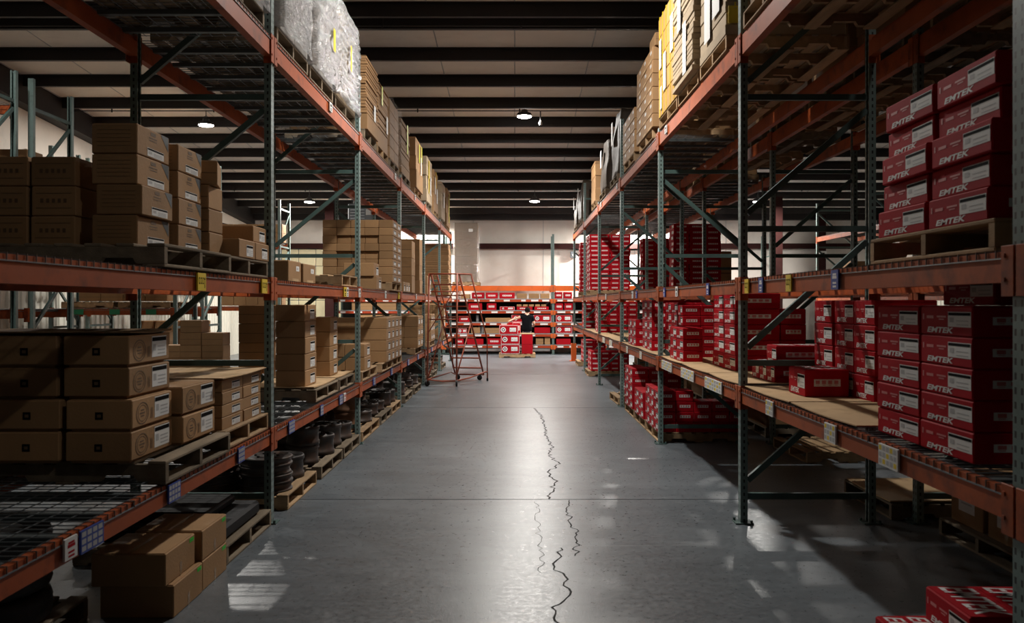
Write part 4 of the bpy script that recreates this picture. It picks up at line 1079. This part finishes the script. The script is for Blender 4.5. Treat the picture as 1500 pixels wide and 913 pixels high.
# dim goods on the floor of the second row
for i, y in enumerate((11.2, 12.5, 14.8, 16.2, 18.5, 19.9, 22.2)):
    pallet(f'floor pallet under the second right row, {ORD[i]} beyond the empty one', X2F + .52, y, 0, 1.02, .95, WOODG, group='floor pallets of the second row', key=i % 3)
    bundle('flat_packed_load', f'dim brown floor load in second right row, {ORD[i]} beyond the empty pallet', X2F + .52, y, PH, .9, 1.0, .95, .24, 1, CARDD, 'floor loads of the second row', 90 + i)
# ================================================================== floor under the left rack
def fpal(lb, y, L=1.02, m=None, key=0, x=XLF - .46): pallet('floor pallet at left under ' + lb, x, y, 0, L, 1.0, m or WOODG, key=key)
stack('on the floor at near left', 'floor', -1.84, 4.56, .0, .40, .415, .178, SX, 1, 2, 2, gy=.012, rot=.006, adj=lambda i, j, k: (-.03 if k and j == 0 else 0, -.03 if k and j == 0 else 0))
def tyre_me(r, w, m=TYRE):
    def f():
        mb = MB(); ri = r * .58
        mb.lathe([(ri, w * .12), (ri + .02, 0), (r * .86, 0), (r * .97, w * .12), (r, w * .3), (r * .985, w * .36), (r, w * .42), (r, w * .58), (r * .985, w * .64), (r, w * .7), (r * .97, w * .88), (r * .86, w), (ri + .02, w), (ri, w * .88)], 28, close=True)
        return mb.mesh('tyre', m, True)
    return cached(('tyre', r, w), f)
def rim_me(r, w):
    def f():
        mb = MB(); ri = r * .58
        mb.lathe([(ri, w * .9), (ri - .012, w * .92), (ri - .02, w * .7), (ri - .05, w * .5), (.06, w * .45), (.05, w * .6), (0, w * .6)], 24); return mb.mesh('wheel_rim', STEEL, True)
    return cached(('rim', r, w), f)
def tyre(lb, x, y, z, r=.31, w=.17, rim=False):
    o = tag(add('tyre', tyre_me(r, w), None, (x, y, z)), lb, 'tyre', 'tyres under the left rack')
    if rim: add('wheel_rim', rim_me(r, w), o)
    return o
def drum_me(r, h, m):
    def f():
        mb = MB()
        mb.lathe([(0, h * .90), (r * .28, h * .90), (r * .30, h * .97), (r * .55, h * .97), (r * .58, h * .9), (r * .86, h * .9), (r * .9, h), (r * .97, h), (r, h * .95), (r, h * .80), (r * .95, h * .77), (r * .95, h * .24), (r, h * .2), (r, 0), (r * .85, 0), (r * .85, h * .7)], 26)
        return mb.mesh('brake_drum', m, True)
    return cached(('drum', round(r, 2), round(h, 2), m.name), f)
def drum(lb, x, y, z, r=.2, h=.2, m=IRON):
    o = tag(add('brake_drum', drum_me(r, h, m), None, (x, y, z)), lb, 'brake drum', 'iron drums under the left rack')
    mb = cached(('bolts', round(r, 2), round(h, 2)), lambda: (lambda b: ([b.lathe([(0, .012), (.012, .012), (.012, 0)], 6, c=(cos(a) * r * .43, sin(a) * r * .43, h * .97)) for a in [2 * pi * i / 6 for i in range(6)]], b.mesh('bolt_ring', m))[1])(MB()))
    add('bolt_ring', mb, o); return o
fpal('the nearest tyres', 4.15, .8, x=-2.8)
for k in range(3): tyre(f'black tyre, {["bottom", "middle", "top"][k]} of the stack behind the green-stickered cartons', -2.62, 4.15, PH + k * .157, .31, .155, k == 2)
for k in range(2): tyre(f'black tyre, {["lower", "upper"][k]} one at the near left frame edge', -2.65, 3.4, PH * 0 + k * .172, .3, .17)
fpal('the dark flat load', 5.97, 1.0)
mb = MB(); mb.cbox(-.45, .45, -.4, .4, 0, .10, .02); dk = tag(add('tarp_bundle', mb.mesh('tarp_bundle', PLASTIC), None, (XLF - .46, 5.95, PH)), 'black plastic-covered bundle on floor pallet by second left post', 'bundle')
mb = MB(); mb.cbox(-.36, .3, -.28, .3, 0, .07, .02); part('upper_fold', mb, PLASTIC, dk, (0, 0, .10))
drs = random.Random(11)
PLS = [(7.45, 1.02), (8.65, 1.0), (9.7, .95), (11.0, 1.3), (12.3, 1.0), (13.34, .96), (14.9, 1.05), (16.3, 1.05), (18.4, 1.05), (19.8, 1.05), (22.3, 1.05)]
for i, (y, L) in enumerate(PLS):
    fpal(f'iron drums, {ORD[i]} past the second post', y, L, WOOD if i in (0, 3, 5) else WOODG, i % 3)
    q = 0
    for (ux, uy) in ((.26, -.28), (.26, .24), (-.2, -.25), (-.2, .25)):
        r = drs.uniform(.16, .212); h = drs.uniform(.13, .24); mm = RUST if drs.random() < .35 else IRON
        n = 1 if drs.random() < .5 else 2
        if i == 0: r, h, mm, n = (.215, .07, IRON, 4) if q % 2 == 0 else (.2, .2, IRON, 1)
        for k in range(n):
            sp = ['aisle-side near', 'aisle-side far', 'inner near', 'inner far'][q]
            drum(f'{"rusty" if mm is RUST else "dark"} iron drum, {sp}, {"bottom" if k == 0 else ORD[k] + "-tier"}, on {ORD[i]} drum pallet past second left post', XLF - .46 + ux + drs.uniform(-.02, .02), y + uy * L, PH + k * (h + .002), r, h, mm)
        q += 1

# ================================================================== rolling ladder
lad = thing('rolling_ladder', 'rust-red rolling warehouse ladder standing at the left of the aisle', 'ladder', (-1.3, 18.0, 0))
o0 = Vector((-1.3, 18.0, 0))
def LP(x, y, z): return Vector((x, y, z)) - o0
def lt(name, pts, r=.014, n=8):
    mb = MB(); mb.tube([LP(*p) for p in pts], r * 1.15, n); return part(name, mb, LADDER, lad, smooth=True)
TL, TR = (-1.72, 17.4, 2.30), (-1.14, 17.35, 2.30)
BL, BR = (-1.33, 18.9, .12), (-.69, 18.78, .12)
lt('stringer', [TL, BL], .017); lt('stringer', [TR, BR], .017)
lt('rear_post', [(-1.80, 17.36, .10), (-1.76, 17.36, 2.31)], .016); lt('rear_post', [(-1.19, 17.28, .10), (-1.18, 17.28, 2.31)], .016)
lt('top_rail', [(-1.76, 17.36, 2.31), (-1.18, 17.28, 2.31), (-.91, 17.6, 2.31)]); lt('top_rail', [(-1.76, 17.36, 2.31), (-1.70, 17.62, 2.31)])
lt('handrail', [(-.91, 17.6, 2.31), (-.61, 18.6, .92), (-.60, 18.55, .06)]); lt('handrail', [(-1.62, 17.62, 2.31), (-1.38, 18.6, .95), (-1.37, 18.75, .3)])
for k in range(9):
    f = (k + .9) / 9.6
    a = Vector(TL).lerp(Vector(BL), f); b = Vector(TR).lerp(Vector(BR), f)
    d = (b - a).normalized(); nrm = Vector((-d.y, d.x, 0)) * .10
    mb = MB(); zz = Vector((0, 0, .012))
    A = [a - nrm - o0, b - nrm - o0, b + nrm - o0, a + nrm - o0]
    n = len(mb.v); mb.v += [tuple(p - zz) for p in A] + [tuple(p + zz) for p in A]
    for q in ((3, 2, 1, 0), (4, 5, 6, 7), (0, 1, 5, 4), (1, 2, 6, 5), (2, 3, 7, 6), (3, 0, 4, 7)): mb.f.append(q); mb.m.append(0)
    part('step', mb, LADDER, lad)
for f in (.16, .42):
    a = Vector(TL).lerp(Vector((-1.80, 17.36, .1)), f); b = Vector(TR).lerp(Vector((-1.19, 17.28, .1)), f)
    lt('cross_rail', [a, b], .012)
m1 = Vector(TL).lerp(Vector(BL), .48); m2 = Vector(TR).lerp(Vector(BR), .46)
lt('diagonal_brace', [m1, (-1.78, 17.4, .18)], .013); lt('diagonal_brace', [m2, (-1.2, 17.3, .18)], .013)
lt('diagonal_brace', [Vector(TR).lerp(Vector(BR), .05), (-1.78, 17.38, 1.1)], .009)
lt('base_tube', [(-1.80, 17.36, .14), (-1.5, 17.30, .11), (-1.19, 17.28, .12)]); lt('base_tube', [(-1.80, 17.36, .14), (-1.62, 17.95, .16), (-1.40, 18.5, .2), BL])
lt('base_tube', [(-1.19, 17.28, .12), (-.95, 17.9, .13), (-.66, 18.5, .2), (-.60, 18.55, .2)]); lt('base_tube', [BL, BR])
for i, (x, y) in enumerate(((-1.80, 17.36), (-1.19, 17.28), (-1.27, 18.86), (-.78, 18.76))):
    mb = MB(); mb.lathe([(0, -.02), (.045, -.02), (.056, -.012), (.056, .012), (.045, .02), (0, .02)], 18)
    o = part('caster', mb, PLASTIC, lad, LP(x, y, .057), True); o.rotation_euler = (pi / 2, 0, .6 + i)
    mb = MB(); mb.box(-.03, -.024, -.02, .02, 0, .075); mb.box(.024, .03, -.02, .02, 0, .075); mb.box(-.03, .03, -.02, .02, .068, .078)
    part('caster_fork', mb, STEEL, lad, LP(x, y, .057), rz=.6 + i)
mb = MB(); mb.lathe([(0, 0), (.022, 0), (.022, .06), (0, .06)], 12); part('rubber_foot', mb, PLASTIC, lad, LP(-.60, 18.55, 0))

# ================================================================== pallet of red cartons and the person behind it
pallet('wooden pallet under the red cartons beside the person', .08, 26.95, 0, .95, 1.15, WOOD)
def rpile(lb, x, z, dx, style='round', y=26.78, dy=.6, h=.30, rz=0.): carton(lb, style, x, y, z, dx, dy, h, 1, 'red cartons on the aisle pallet', rz)
rpile('red carton with round emblem, bottom left of the aisle pallet', -.14, PH, .60)
rpile('red carton with round emblem, middle left of the aisle pallet', -.14, PH + .302, .60)
rpile('red carton with round emblem, topmost front on the aisle pallet', -.19, PH + .604, .60, y=26.73, dy=.52)
rpile('plain red carton, bottom right of the aisle pallet', .39, PH, .34, 'redplain')
rpile('plain red carton, middle right of the aisle pallet', .39, PH + .302, .34, 'redplain')
sheet('pale cardboard sheet on right side of the aisle pallet', .16, .62, 26.5, 27.06, PH + .606, KRAFT, cat='cardboard sheet', name='cardboard_sheet', th=.02)
carton('small red carton under the person\'s outstretched hand', 'round', .06, 27.12, PH + .604, .26, .3, .38, 1, 'red cartons on the aisle pallet')
carton('narrow red carton left of the one under the hand', 'redplain', -.14, 27.16, PH + .604, .12, .25, .37, 1, 'red cartons on the aisle pallet')
for nm, me in carton_parts('round', .6, .6, .3, 1)[1:]: pass

def skin_obj(name, verts, edges, radii, m, parent=None, loc=(0, 0, 0), root=0, sub=2):
    me = bpy.data.meshes.new(name); me.from_pydata(verts, edges, [])
    me.materials.append(m)
    o = add(name, me, parent, loc)
    s = o.modifiers.new('skin', 'SKIN'); s.use_smooth_shade = True
    for i, r in enumerate(radii):
        sv = me.skin_vertices[0].data[i]; sv.radius = r if isinstance(r, tuple) else (r, r); sv.use_root = (i == root)
    ss = o.modifiers.new('sub', 'SUBSURF'); ss.levels = sub; ss.render_levels = sub
    return o
PX, PYY = .40, 27.62
V_ = []; E_ = []; R_ = []
def sv(p, r, prev=None):
    V_.append(p); R_.append(r)
    if prev is not None: E_.append((prev, len(V_) - 1))
    return len(V_) - 1
pel = sv((0, 0, .84), (.11, .085)); wa = sv((0, .0, 1.0), (.135, .10), pel); ch = sv((-.005, .02, 1.17), (.165, .115), wa); sh = sv((-.005, .03, 1.29), (.12, .08), ch)
nk = sv((.0, .05, 1.36), .055, sh); hd0 = sv((.012, .07, 1.43), (.068, .078), nk); hd1 = sv((.02, .07, 1.50), (.078, .092), hd0); hd2 = sv((.02, .06, 1.555), (.052, .06), hd1)
ls = sv((-.165, .03, 1.27), .058, sh); le = sv((-.32, -.06, 1.23), .044, ls); lw = sv((-.49, -.20, 1.175), .031, le); lh = sv((-.54, -.25, 1.155), (.034, .02), lw)
for k, (dx_, dy_, dz_) in enumerate(((-.05, -.07, -.005), (-.065, -.055, 0), (-.072, -.035, 0), (-.068, -.012, 0))):
    f1 = sv((-.54 + dx_ * .6, -.25 + dy_ * .6, 1.145 + dz_), .010, lh); sv((-.54 + dx_ * 1.2, -.25 + dy_ * 1.2, 1.125 + dz_), .008, f1)
th_ = sv((-.535, -.285, 1.145), .010, lh); sv((-.55, -.32, 1.13), .008, th_)
rs_ = sv((.165, .03, 1.26), .058, sh); re = sv((.235, -.0, 1.04), .045, rs_); rw = sv((.215, .20, .96), .028, re); rh = sv((.20, .27, .95), (.034, .022), rw)
for dx_ in (-.03, -.01, .01, .03):
    f1 = sv((.20 + dx_, .32, .945), .010, rh); sv((.20 + dx_ * .8, .355, .92), .008, f1)
th_ = sv((.165, .285, .955), .010, rh); sv((.15, .31, .945), .008, th_)
for s in (-1, 1):
    hp = sv((s * .085, 0, .74), .07, pel); kn = sv((s * .10, .01, .45), .052, hp); an = sv((s * .10, -.03, .09), .042, kn); ft = sv((s * .105, .06, .045), (.045, .038), an); sv((s * .11, .14, .035), (.04, .028), ft)
per = thing('person', 'person in black shirt reaching left behind the pallet of red cartons', 'person', (PX, PYY, 0))
body = skin_obj('body', V_, E_, R_, SKIN, per)
# shirt and trousers are slightly larger shells over the same figure
def shell(name, pts, edges, radii, m): return skin_obj(name, pts, edges, radii, m, per)
shell('shirt', [(0, 0, .70), (0, 0, 1.0), (-.005, .02, 1.17), (-.005, .03, 1.29), (-.005, .045, 1.335), (-.165, .03, 1.275), (-.25, -.02, 1.24), (.165, .03, 1.265), (.21, .01, 1.10)],
      [(0, 1), (1, 2), (2, 3), (3, 4), (3, 5), (5, 6), (3, 7), (7, 8)], [(.20, .17), (.175, .14), (.19, .14), (.14, .10), (.075, .075), .078, .07, .078, .07], BLACKC)
shell('trousers', [(0, 0, .86), (0, 0, .80), (-.09, 0, .74), (-.10, .01, .45), (-.10, -.03, .11), (.09, 0, .74), (.10, .01, .45), (.10, -.03, .11)],
      [(0, 1), (1, 2), (2, 3), (3, 4), (1, 5), (5, 6), (6, 7)], [(.18, .15), (.19, .16), .135, .09, .07, .135, .09, .07], mat('dark_trousers', (.016, .018, .026), .85))
for s in (-1, 1): shell('shoe', [(s * .10, -.05, .05), (s * .105, .05, .045), (s * .11, .16, .035)], [(0, 1), (1, 2)], [(.05, .045), (.05, .045), (.045, .032)], PLASTIC)
mb = MB(); n1, n2 = 14, 9
for i in range(n2 + 1):
    ph = i / n2 * pi * .62
    for j in range(n1):
        a = 2 * pi * j / n1; low = .86 if sin(a) > .35 else 1.12      # shorter over the face, longer at the nape
        q = ph * low; rr = 1 + .05 * sin(j * 3.1 + i * 1.7)
        mb.v.append((.098 * rr * sin(q) * cos(a), .112 * rr * sin(q) * sin(a), .105 * rr * cos(q)))
for i in range(n2):
    for j in range(n1):
        k = (j + 1) % n1; mb.f.append((i * n1 + j, i * n1 + k, (i + 1) * n1 + k, (i + 1) * n1 + j)); mb.m.append(0)
part('hair', mb, HAIR, per, (.02, .055, 1.485), True)
for nm, pos, r in (('eye', (-.012, .158, 1.49), .012), ('eye', (.052, .158, 1.49), .012)):
    mb = MB(); mb.lathe([(0, -r), (r * .7, -r * .7), (r, 0), (r * .7, r * .7), (0, r)], 10); part(nm, mb, INK, per, pos, True)
mb = MB(); mb.lathe([(0, .05), (.01, .03), (.018, 0), (.012, -.008), (0, -.01)], 10); part('nose', mb, SKIN, per, (.02, .162, 1.455), True)
mb = MB(); mb.cbox(-.022, .022, -.006, .006, -.005, .005, .002); part('mouth', mb, mat('lips', (.35, .12, .10), .5), per, (.02, .152, 1.425))
for s in (-1, 1):
    mb = MB(); mb.lathe([(0, -.008), (.02, -.01), (.03, 0), (.02, .01), (0, .008)], 12); e = part('ear', mb, SKIN, per, (.02 + s * .088, .06, 1.48), True); e.rotation_euler = (0, pi / 2, 0)

# ================================================================== far rack against the back wall
FY = 28.4; FD = .95
fr = thing('shelving_rack', 'bright orange shelving rack along the back wall', 'rack', (0, FY, 0))
UX = [-6.0, -2.38, 1.29, 4.96, 8.6]
fh = {0: 4.04, 1: 4.04, 2: 4.04, 3: 4.04, 4: 4.04}
for i, x in enumerate(UX):
    for y in (0, FD):
        p = add('post', post_me(fh[i], 1), fr, (x, y, 0), -pi / 2); add('foot_plate', foot_me(), p)
    for z in (.25, 1.2, 2.2, 3.3):
        mb = MB(); bar(mb, (x, .04, z), (x, FD - .04, z), .03, .04); part('strut', mb, BRACE, fr)
SHZ = [.32, .70, 1.08, 1.48, 1.87]
for (a, b) in zip(UX, UX[1:]):
    L = b - a - .085; c = (a + b) / 2
    for z, h in [(2.30, .16)] + [(s, .08) for s in SHZ]:
        for y, sd in ((0, 1), (FD, -1)):
            o = add('beam', beam_me(L, h, sd, ORANGE if z > 2 else SHELFR), fr, (c, y, z - (.03 if z < 2 else 0)), pi / 2)
            for e in (-1, 1):
                q = add('connector', conn_me(h, sd, ORANGE), o, (0, e * L / 2, 0))
                if e > 0: q.scale[1] = -1
        if z < 2:
            mb = MB(); mb.box(c - L / 2, c + L / 2, -.035, FD + .02, z - .028, z); part('shelf_panel', mb, STEEL, fr)
            if z < 1.8: mb = MB(); mb.box(c - L / 2, c + L / 2, FD - .06, FD - .05, z, z + (.28 if z < 1.4 else .3)); part('shade_panel', mb, mat('shelf_shade', (.03, .027, .025), .8), fr)  # dark sheet added to stand in for the shade behind the shelves
    for z in SHZ:
        rs2 = random.Random(int(z * 100) + int(c * 10))
        u = c - L / 2 + .1
        while u < c + L / 2 - .3:
            w = rs2.uniform(.14, .28)
            mb = MB(); mb.box(u, u + w, -.036, -.034, z - .095, z - .04); part('shelf_label', mb, PAPER, fr)
            u += w + rs2.uniform(.12, .4)
# things on the far shelves: (x0, x1, shelf, depth, height, style, label)
def FX(px): return (px - VX) * FY / F
def far(lb, px0, px1, shelf, h, style='label', y=FY + .03, d=.5, cat_group='goods on the back shelves', dz=0.):
    x0, x1 = FX(px0), FX(px1)
    carton(lb, style, (x0 + x1) / 2, y + d / 2, SHZ[shelf] + .001 + dz, x1 - x0, d, h, 1, cat_group)
fs = ['lowest', 'second', 'middle', 'fourth', 'top']
for i, (a, b, s, h, st, nm) in enumerate([
    (691, 709, 4, .2, 'emteks', 'left red'), (711.5, 729, 4, .2, 'emteks', 'middle red'), (731.5, 754, 4, .2, 'emteks', 'right red'), (813, 824, 4, .22, 'emteks', 'red first past the post'), (826, 838, 4, .22, 'emteks', 'red second past the post'),
    (675, 688, 4, .15, 'label', 'small brown'), (757, 772, 4, .17, 'tape', 'cream-brown left'), (775, 790, 4, .17, 'tape', 'cream-brown middle'), (792, 805, 4, .17, 'tape', 'cream-brown right'),
    (713, 727, 3, .24, 'emteks', 'tall lettered red'), (732, 754, 3, .12, 'round', 'long red left of the head'), (686, 706, 3, .24, 'emteks', 'dark red left'), (757, 780, 3, .12, 'emteks', 'mid red'), (783, 804, 3, .12, 'emteks', 'red right of the head'), (813, 825, 3, .24, 'emteks', 'red first past the post'), (827, 839, 3, .24, 'emteks', 'red second past the post'),
    (672, 688, 2, .2, 'emteks', 'shaded red'), (711, 748, 2, .14, 'tape', 'long flat brown'), (749, 778, 2, .25, 'round', 'red with emblem behind the person'), (781, 808, 2, .25, 'round', 'red with emblem right of the person'), (814, 838.5, 2, .25, 'round', 'red with emblem past the post'),
    (671, 684, 1, .16, 'round', 'red low left'), (690, 703, 1, .2, 'tape', 'brown left'), (709, 735, 1, .18, 'tape', 'wide brown'), (814, 838.5, 1, .25, 'round', 'red with emblem past the post'), (783, 806, 1, .2, 'redplain', 'dark red'),
    (667, 679, 0, .2, 'emteks', 'red far left'), (684, 708, 0, .2, 'redplain', 'dark red'), (714, 734, 0, .22, 'emteks', 'bright red'), (785, 796, 0, .22, 'tape', 'brown right'), (798, 806, 0, .24, 'tape', 'tall brown'), (815, 836, 0, .2, 'redplain', 'dark red past the post')]):
    far(f'{nm} carton on {fs[s]} shelf of the back rack', a, b, s, h, st)
for i, (a, b, s_, h) in enumerate(((512, 540, 4, .24), (545, 570, 4, .22), (578, 610, 4, .25), (618, 640, 4, .2), (515, 545, 3, .26), (552, 580, 3, .28), (586, 612, 3, .25), (618, 642, 3, .27), (520, 560, 2, .26), (570, 610, 2, .26))):
    far(f'brown carton, {ORD[i % 4]} from left, on {fs[s_]} back shelf behind the left rows', a, b, s_, h, 'tape')
for i, (a, b) in enumerate(((757, 764), (766, 773), (775, 782), (784, 791), (793, 800))):
    far(f'small white box, {ORD[i]} from left, stacked on fourth back shelf', a, b, 3, .07, 'tape', dz=.124, d=.3)
for i, x in enumerate((699, 703, 707)):
    mb = MB(); mb.lathe([(0, 0), (.05, 0), (.05, .23), (.02, .24), (0, .24)], 14)
    o = tag(add('canister', mb.mesh('canister', [STEEL, GREYBOX, WHITEP][i], True), None, (FX(x), FY + .2, SHZ[1] + .001 if i else SHZ[2] + .001)), f'{["steel", "grey", "white"][i]} canister among cartons on the back rack at left', 'canister', 'canisters on the back rack')
    mb = MB(); mb.lathe([(0, .265), (.02, .265), (.02, .24)], 10); part('cap', mb, INK, o)
for i, (a, b, z) in enumerate(((668, 806, .11), (668, 735, .0))):
    pass
mb = MB(); mb.box(FX(680), FX(806), 0, .3, 0, .09); wl = tag(add('white_plank', mb.mesh('white_plank', WHITEP), None, (0, FY + .06, .10)), 'long white plank lying under the lowest back shelf', 'plank')
# film-wrapped tall load on top of the far rack
pallet('white-edged pallet on the back rack under the tall wrapped load', -1.64, FY + .48, 2.31, .95, .92, WOOD)
wrapped('tall film-wrapped brown load standing on the back rack', -1.64, FY + .48, 2.31 + PH, .84, .9, 2.0, 7, 1, mat('dull_cardboard', (.20, .145, .09), .8), 8, tags=(), film=WRAPC)
mb = MB(); mb.box(-.07, .07, -.002, 0, 0, .1); part('tag_sheet', mb, PAPER, bpy.data.objects[[o.name for o in bpy.data.objects if o.get('label', '').startswith('tall film-wrapped')][0]], (.16, -.50, 1.68))
# wall box
mb = MB(); mb.cbox(-.1, .1, -.06, .06, 0, .22, .01); wb = tag(add('junction_box', mb.mesh('junction_box', GREYBOX), None, (2.05, YB - .062, 3.3)), 'grey junction box on back wall above red cartons', 'junction box')
mb = MB(); mb.lathe([(.02, 0), (.045, 0), (.045, .01), (.02, .01)], 12, close=True); o = part('dial', mb, WHITEP, wb, (0, -.062, .1)); o.rotation_euler = (pi / 2, 0, 0)

# ================================================================== left background
# goods on the cross racks
def cr_goods(where, y0, z, x0, cols, tiers, dx, h, dy=.4, style='tape', ny=1):
    stack(where, style, x0, y0, z + .012, dx, dy, h, -1, cols, ny, tiers, gx=.01)
pallet('pallet on the midway cross rack under brown cartons', XC - .62, 16.8, 1.61, .95, 1.0, WOOD)
pallet('second pallet on the midway cross rack', XC - 1.72, 16.8, 1.61, .95, 1.0, WOOD, key=1)
cr_goods('on the midway cross rack', 16.4, 1.61 + PH, XC - .2, 4, 1, .42, .17)
cr_goods('low on the midway cross rack', 16.4, .56, XC - .15, 4, 3, .34, .19)
cr_goods('on the cross rack behind midway', 17.8, .56, XC + .0, 4, 4, .34, .19)
cr_goods('high on the cross rack behind midway', 17.8, 3.46, XC - .2, 4, 2, .36, .22)
cr_goods('atop the midway cross rack', 16.4, 3.46, XC - .3, 4, 2, .4, .22)
cr_goods('on the nearest cross rack', 10.15, 1.64, XC - .2, 4, 1, .45, .22)
cr_goods('high on the second cross rack', 11.6, 3.37, XC - .15, 4, 2, .44, .22)
cr_goods('high on the nearest cross rack', 10.15, 2.92, XC - .3, 4, 2, .44, .24)
cr_goods('on the farthest cross rack', 23.6, 3.41, XC + .05, 5, 2, .33, .25)
cr_goods('low on the farthest cross rack', 23.6, 1.63, XC + .05, 5, 2, .33, .25)
for cr, z in ((crC, 1.60), (crD, 1.60), (crA, 1.62)):
    for yy in (.45, 1.15, 1.85):
        mb = MB(); mb.box(-.05, -.047, yy - .1, yy + .1, z - .11, z - .01); part('location_tag', mb, TEALTAG, cr)
# floor goods between the racks at left
stack('on the floor pile left of the second left post', 'tape', -4.7, 13.6, PH + .5, .34, .36, .2, -1, 3, 1, 4, heights=[[3], [4], [2]])
bx = thing('crate', 'dark wooden crate under the floor pile beyond left rack', 'crate', (-5.25, 13.85, 0))
for k in range(4):
    mb = MB(); mb.cbox(-.65, .65, -.4, .4, .03 + k * .15, .03 + k * .15 + .135, .006); part('plank', mb, WOODG, bx)
for x in (-.6, .6):
    mb = MB(); mb.box(x - .04, x + .04, -.42, -.4, 0, .62); part('batten', mb, WOODG, bx)
# unit heater under the roof
ht = thing('unit_heater', 'grey unit heater hanging under roof behind the left rack', 'heater', (-4.4, 24.3, 4.05))
mb = MB(); mb.cbox(-.35, .35, -.25, .25, 0, .5, .02); part('housing', mb, GREYBOX, ht)
for k in range(5):
    mb = MB(); mb.box(-.28, .12, -.275, -.25, .07 + k * .08, .09 + k * .08); part('louvre', mb, STEEL, ht)
mb = MB(); mb.box(.16, .30, -.256, -.25, .18, .34); part('rating_plate', mb, WHITEP, ht)
mb = MB(); mb.tube([(-.2, 0, .5), (-.2, 0, .72), (-.45, 0, .85)], .05, 12); part('flue_pipe', mb, STEEL, ht, smooth=True)
for x in (-.3, .3):
    mb = MB(); mb.tube([(x, .1, .5), (x, .1, roofz(24.3) - 4.05 - .02)], .008, 6); part('hanger_rod', mb, LAMPBODY, ht)
# bright wrapped load on the right-hand rear rack
pallet('pallet on the right wall rack under a wrapped load', 9.1, 18.6, 3.59, 1.02, 1.0, WOOD)
wrapped('bright film-wrapped load on the right wall rack seen past red cartons', 9.1, 18.6, 3.59 + PH, 1.0, 1.0, .9, 4, 1, WHITEIN, 9)
pallet('pallet on the right wall rack under white cartons', 9.1, 22.0, 1.91, 1.02, 1.0, WOOD)
stack('on the right wall rack', 'tape', 8.65, 21.6, 1.91 + PH, .4, .4, .25, 1, 2, 2, 3)

# ------------------------------------------------------------------ the farthest piles
for red in (True, False):
    nm = 'red_cartons' if red else 'brown_cartons'
    o = add(nm, STUFF[red].mesh(nm, [RED if red else CARD, PAPER, PINK if red else GREYP]))
    tag(o, 'small red cartons piled on far right shelves and floor' if red else 'small brown cartons piled on distant racks at left', 'cartons', kind='stuff')
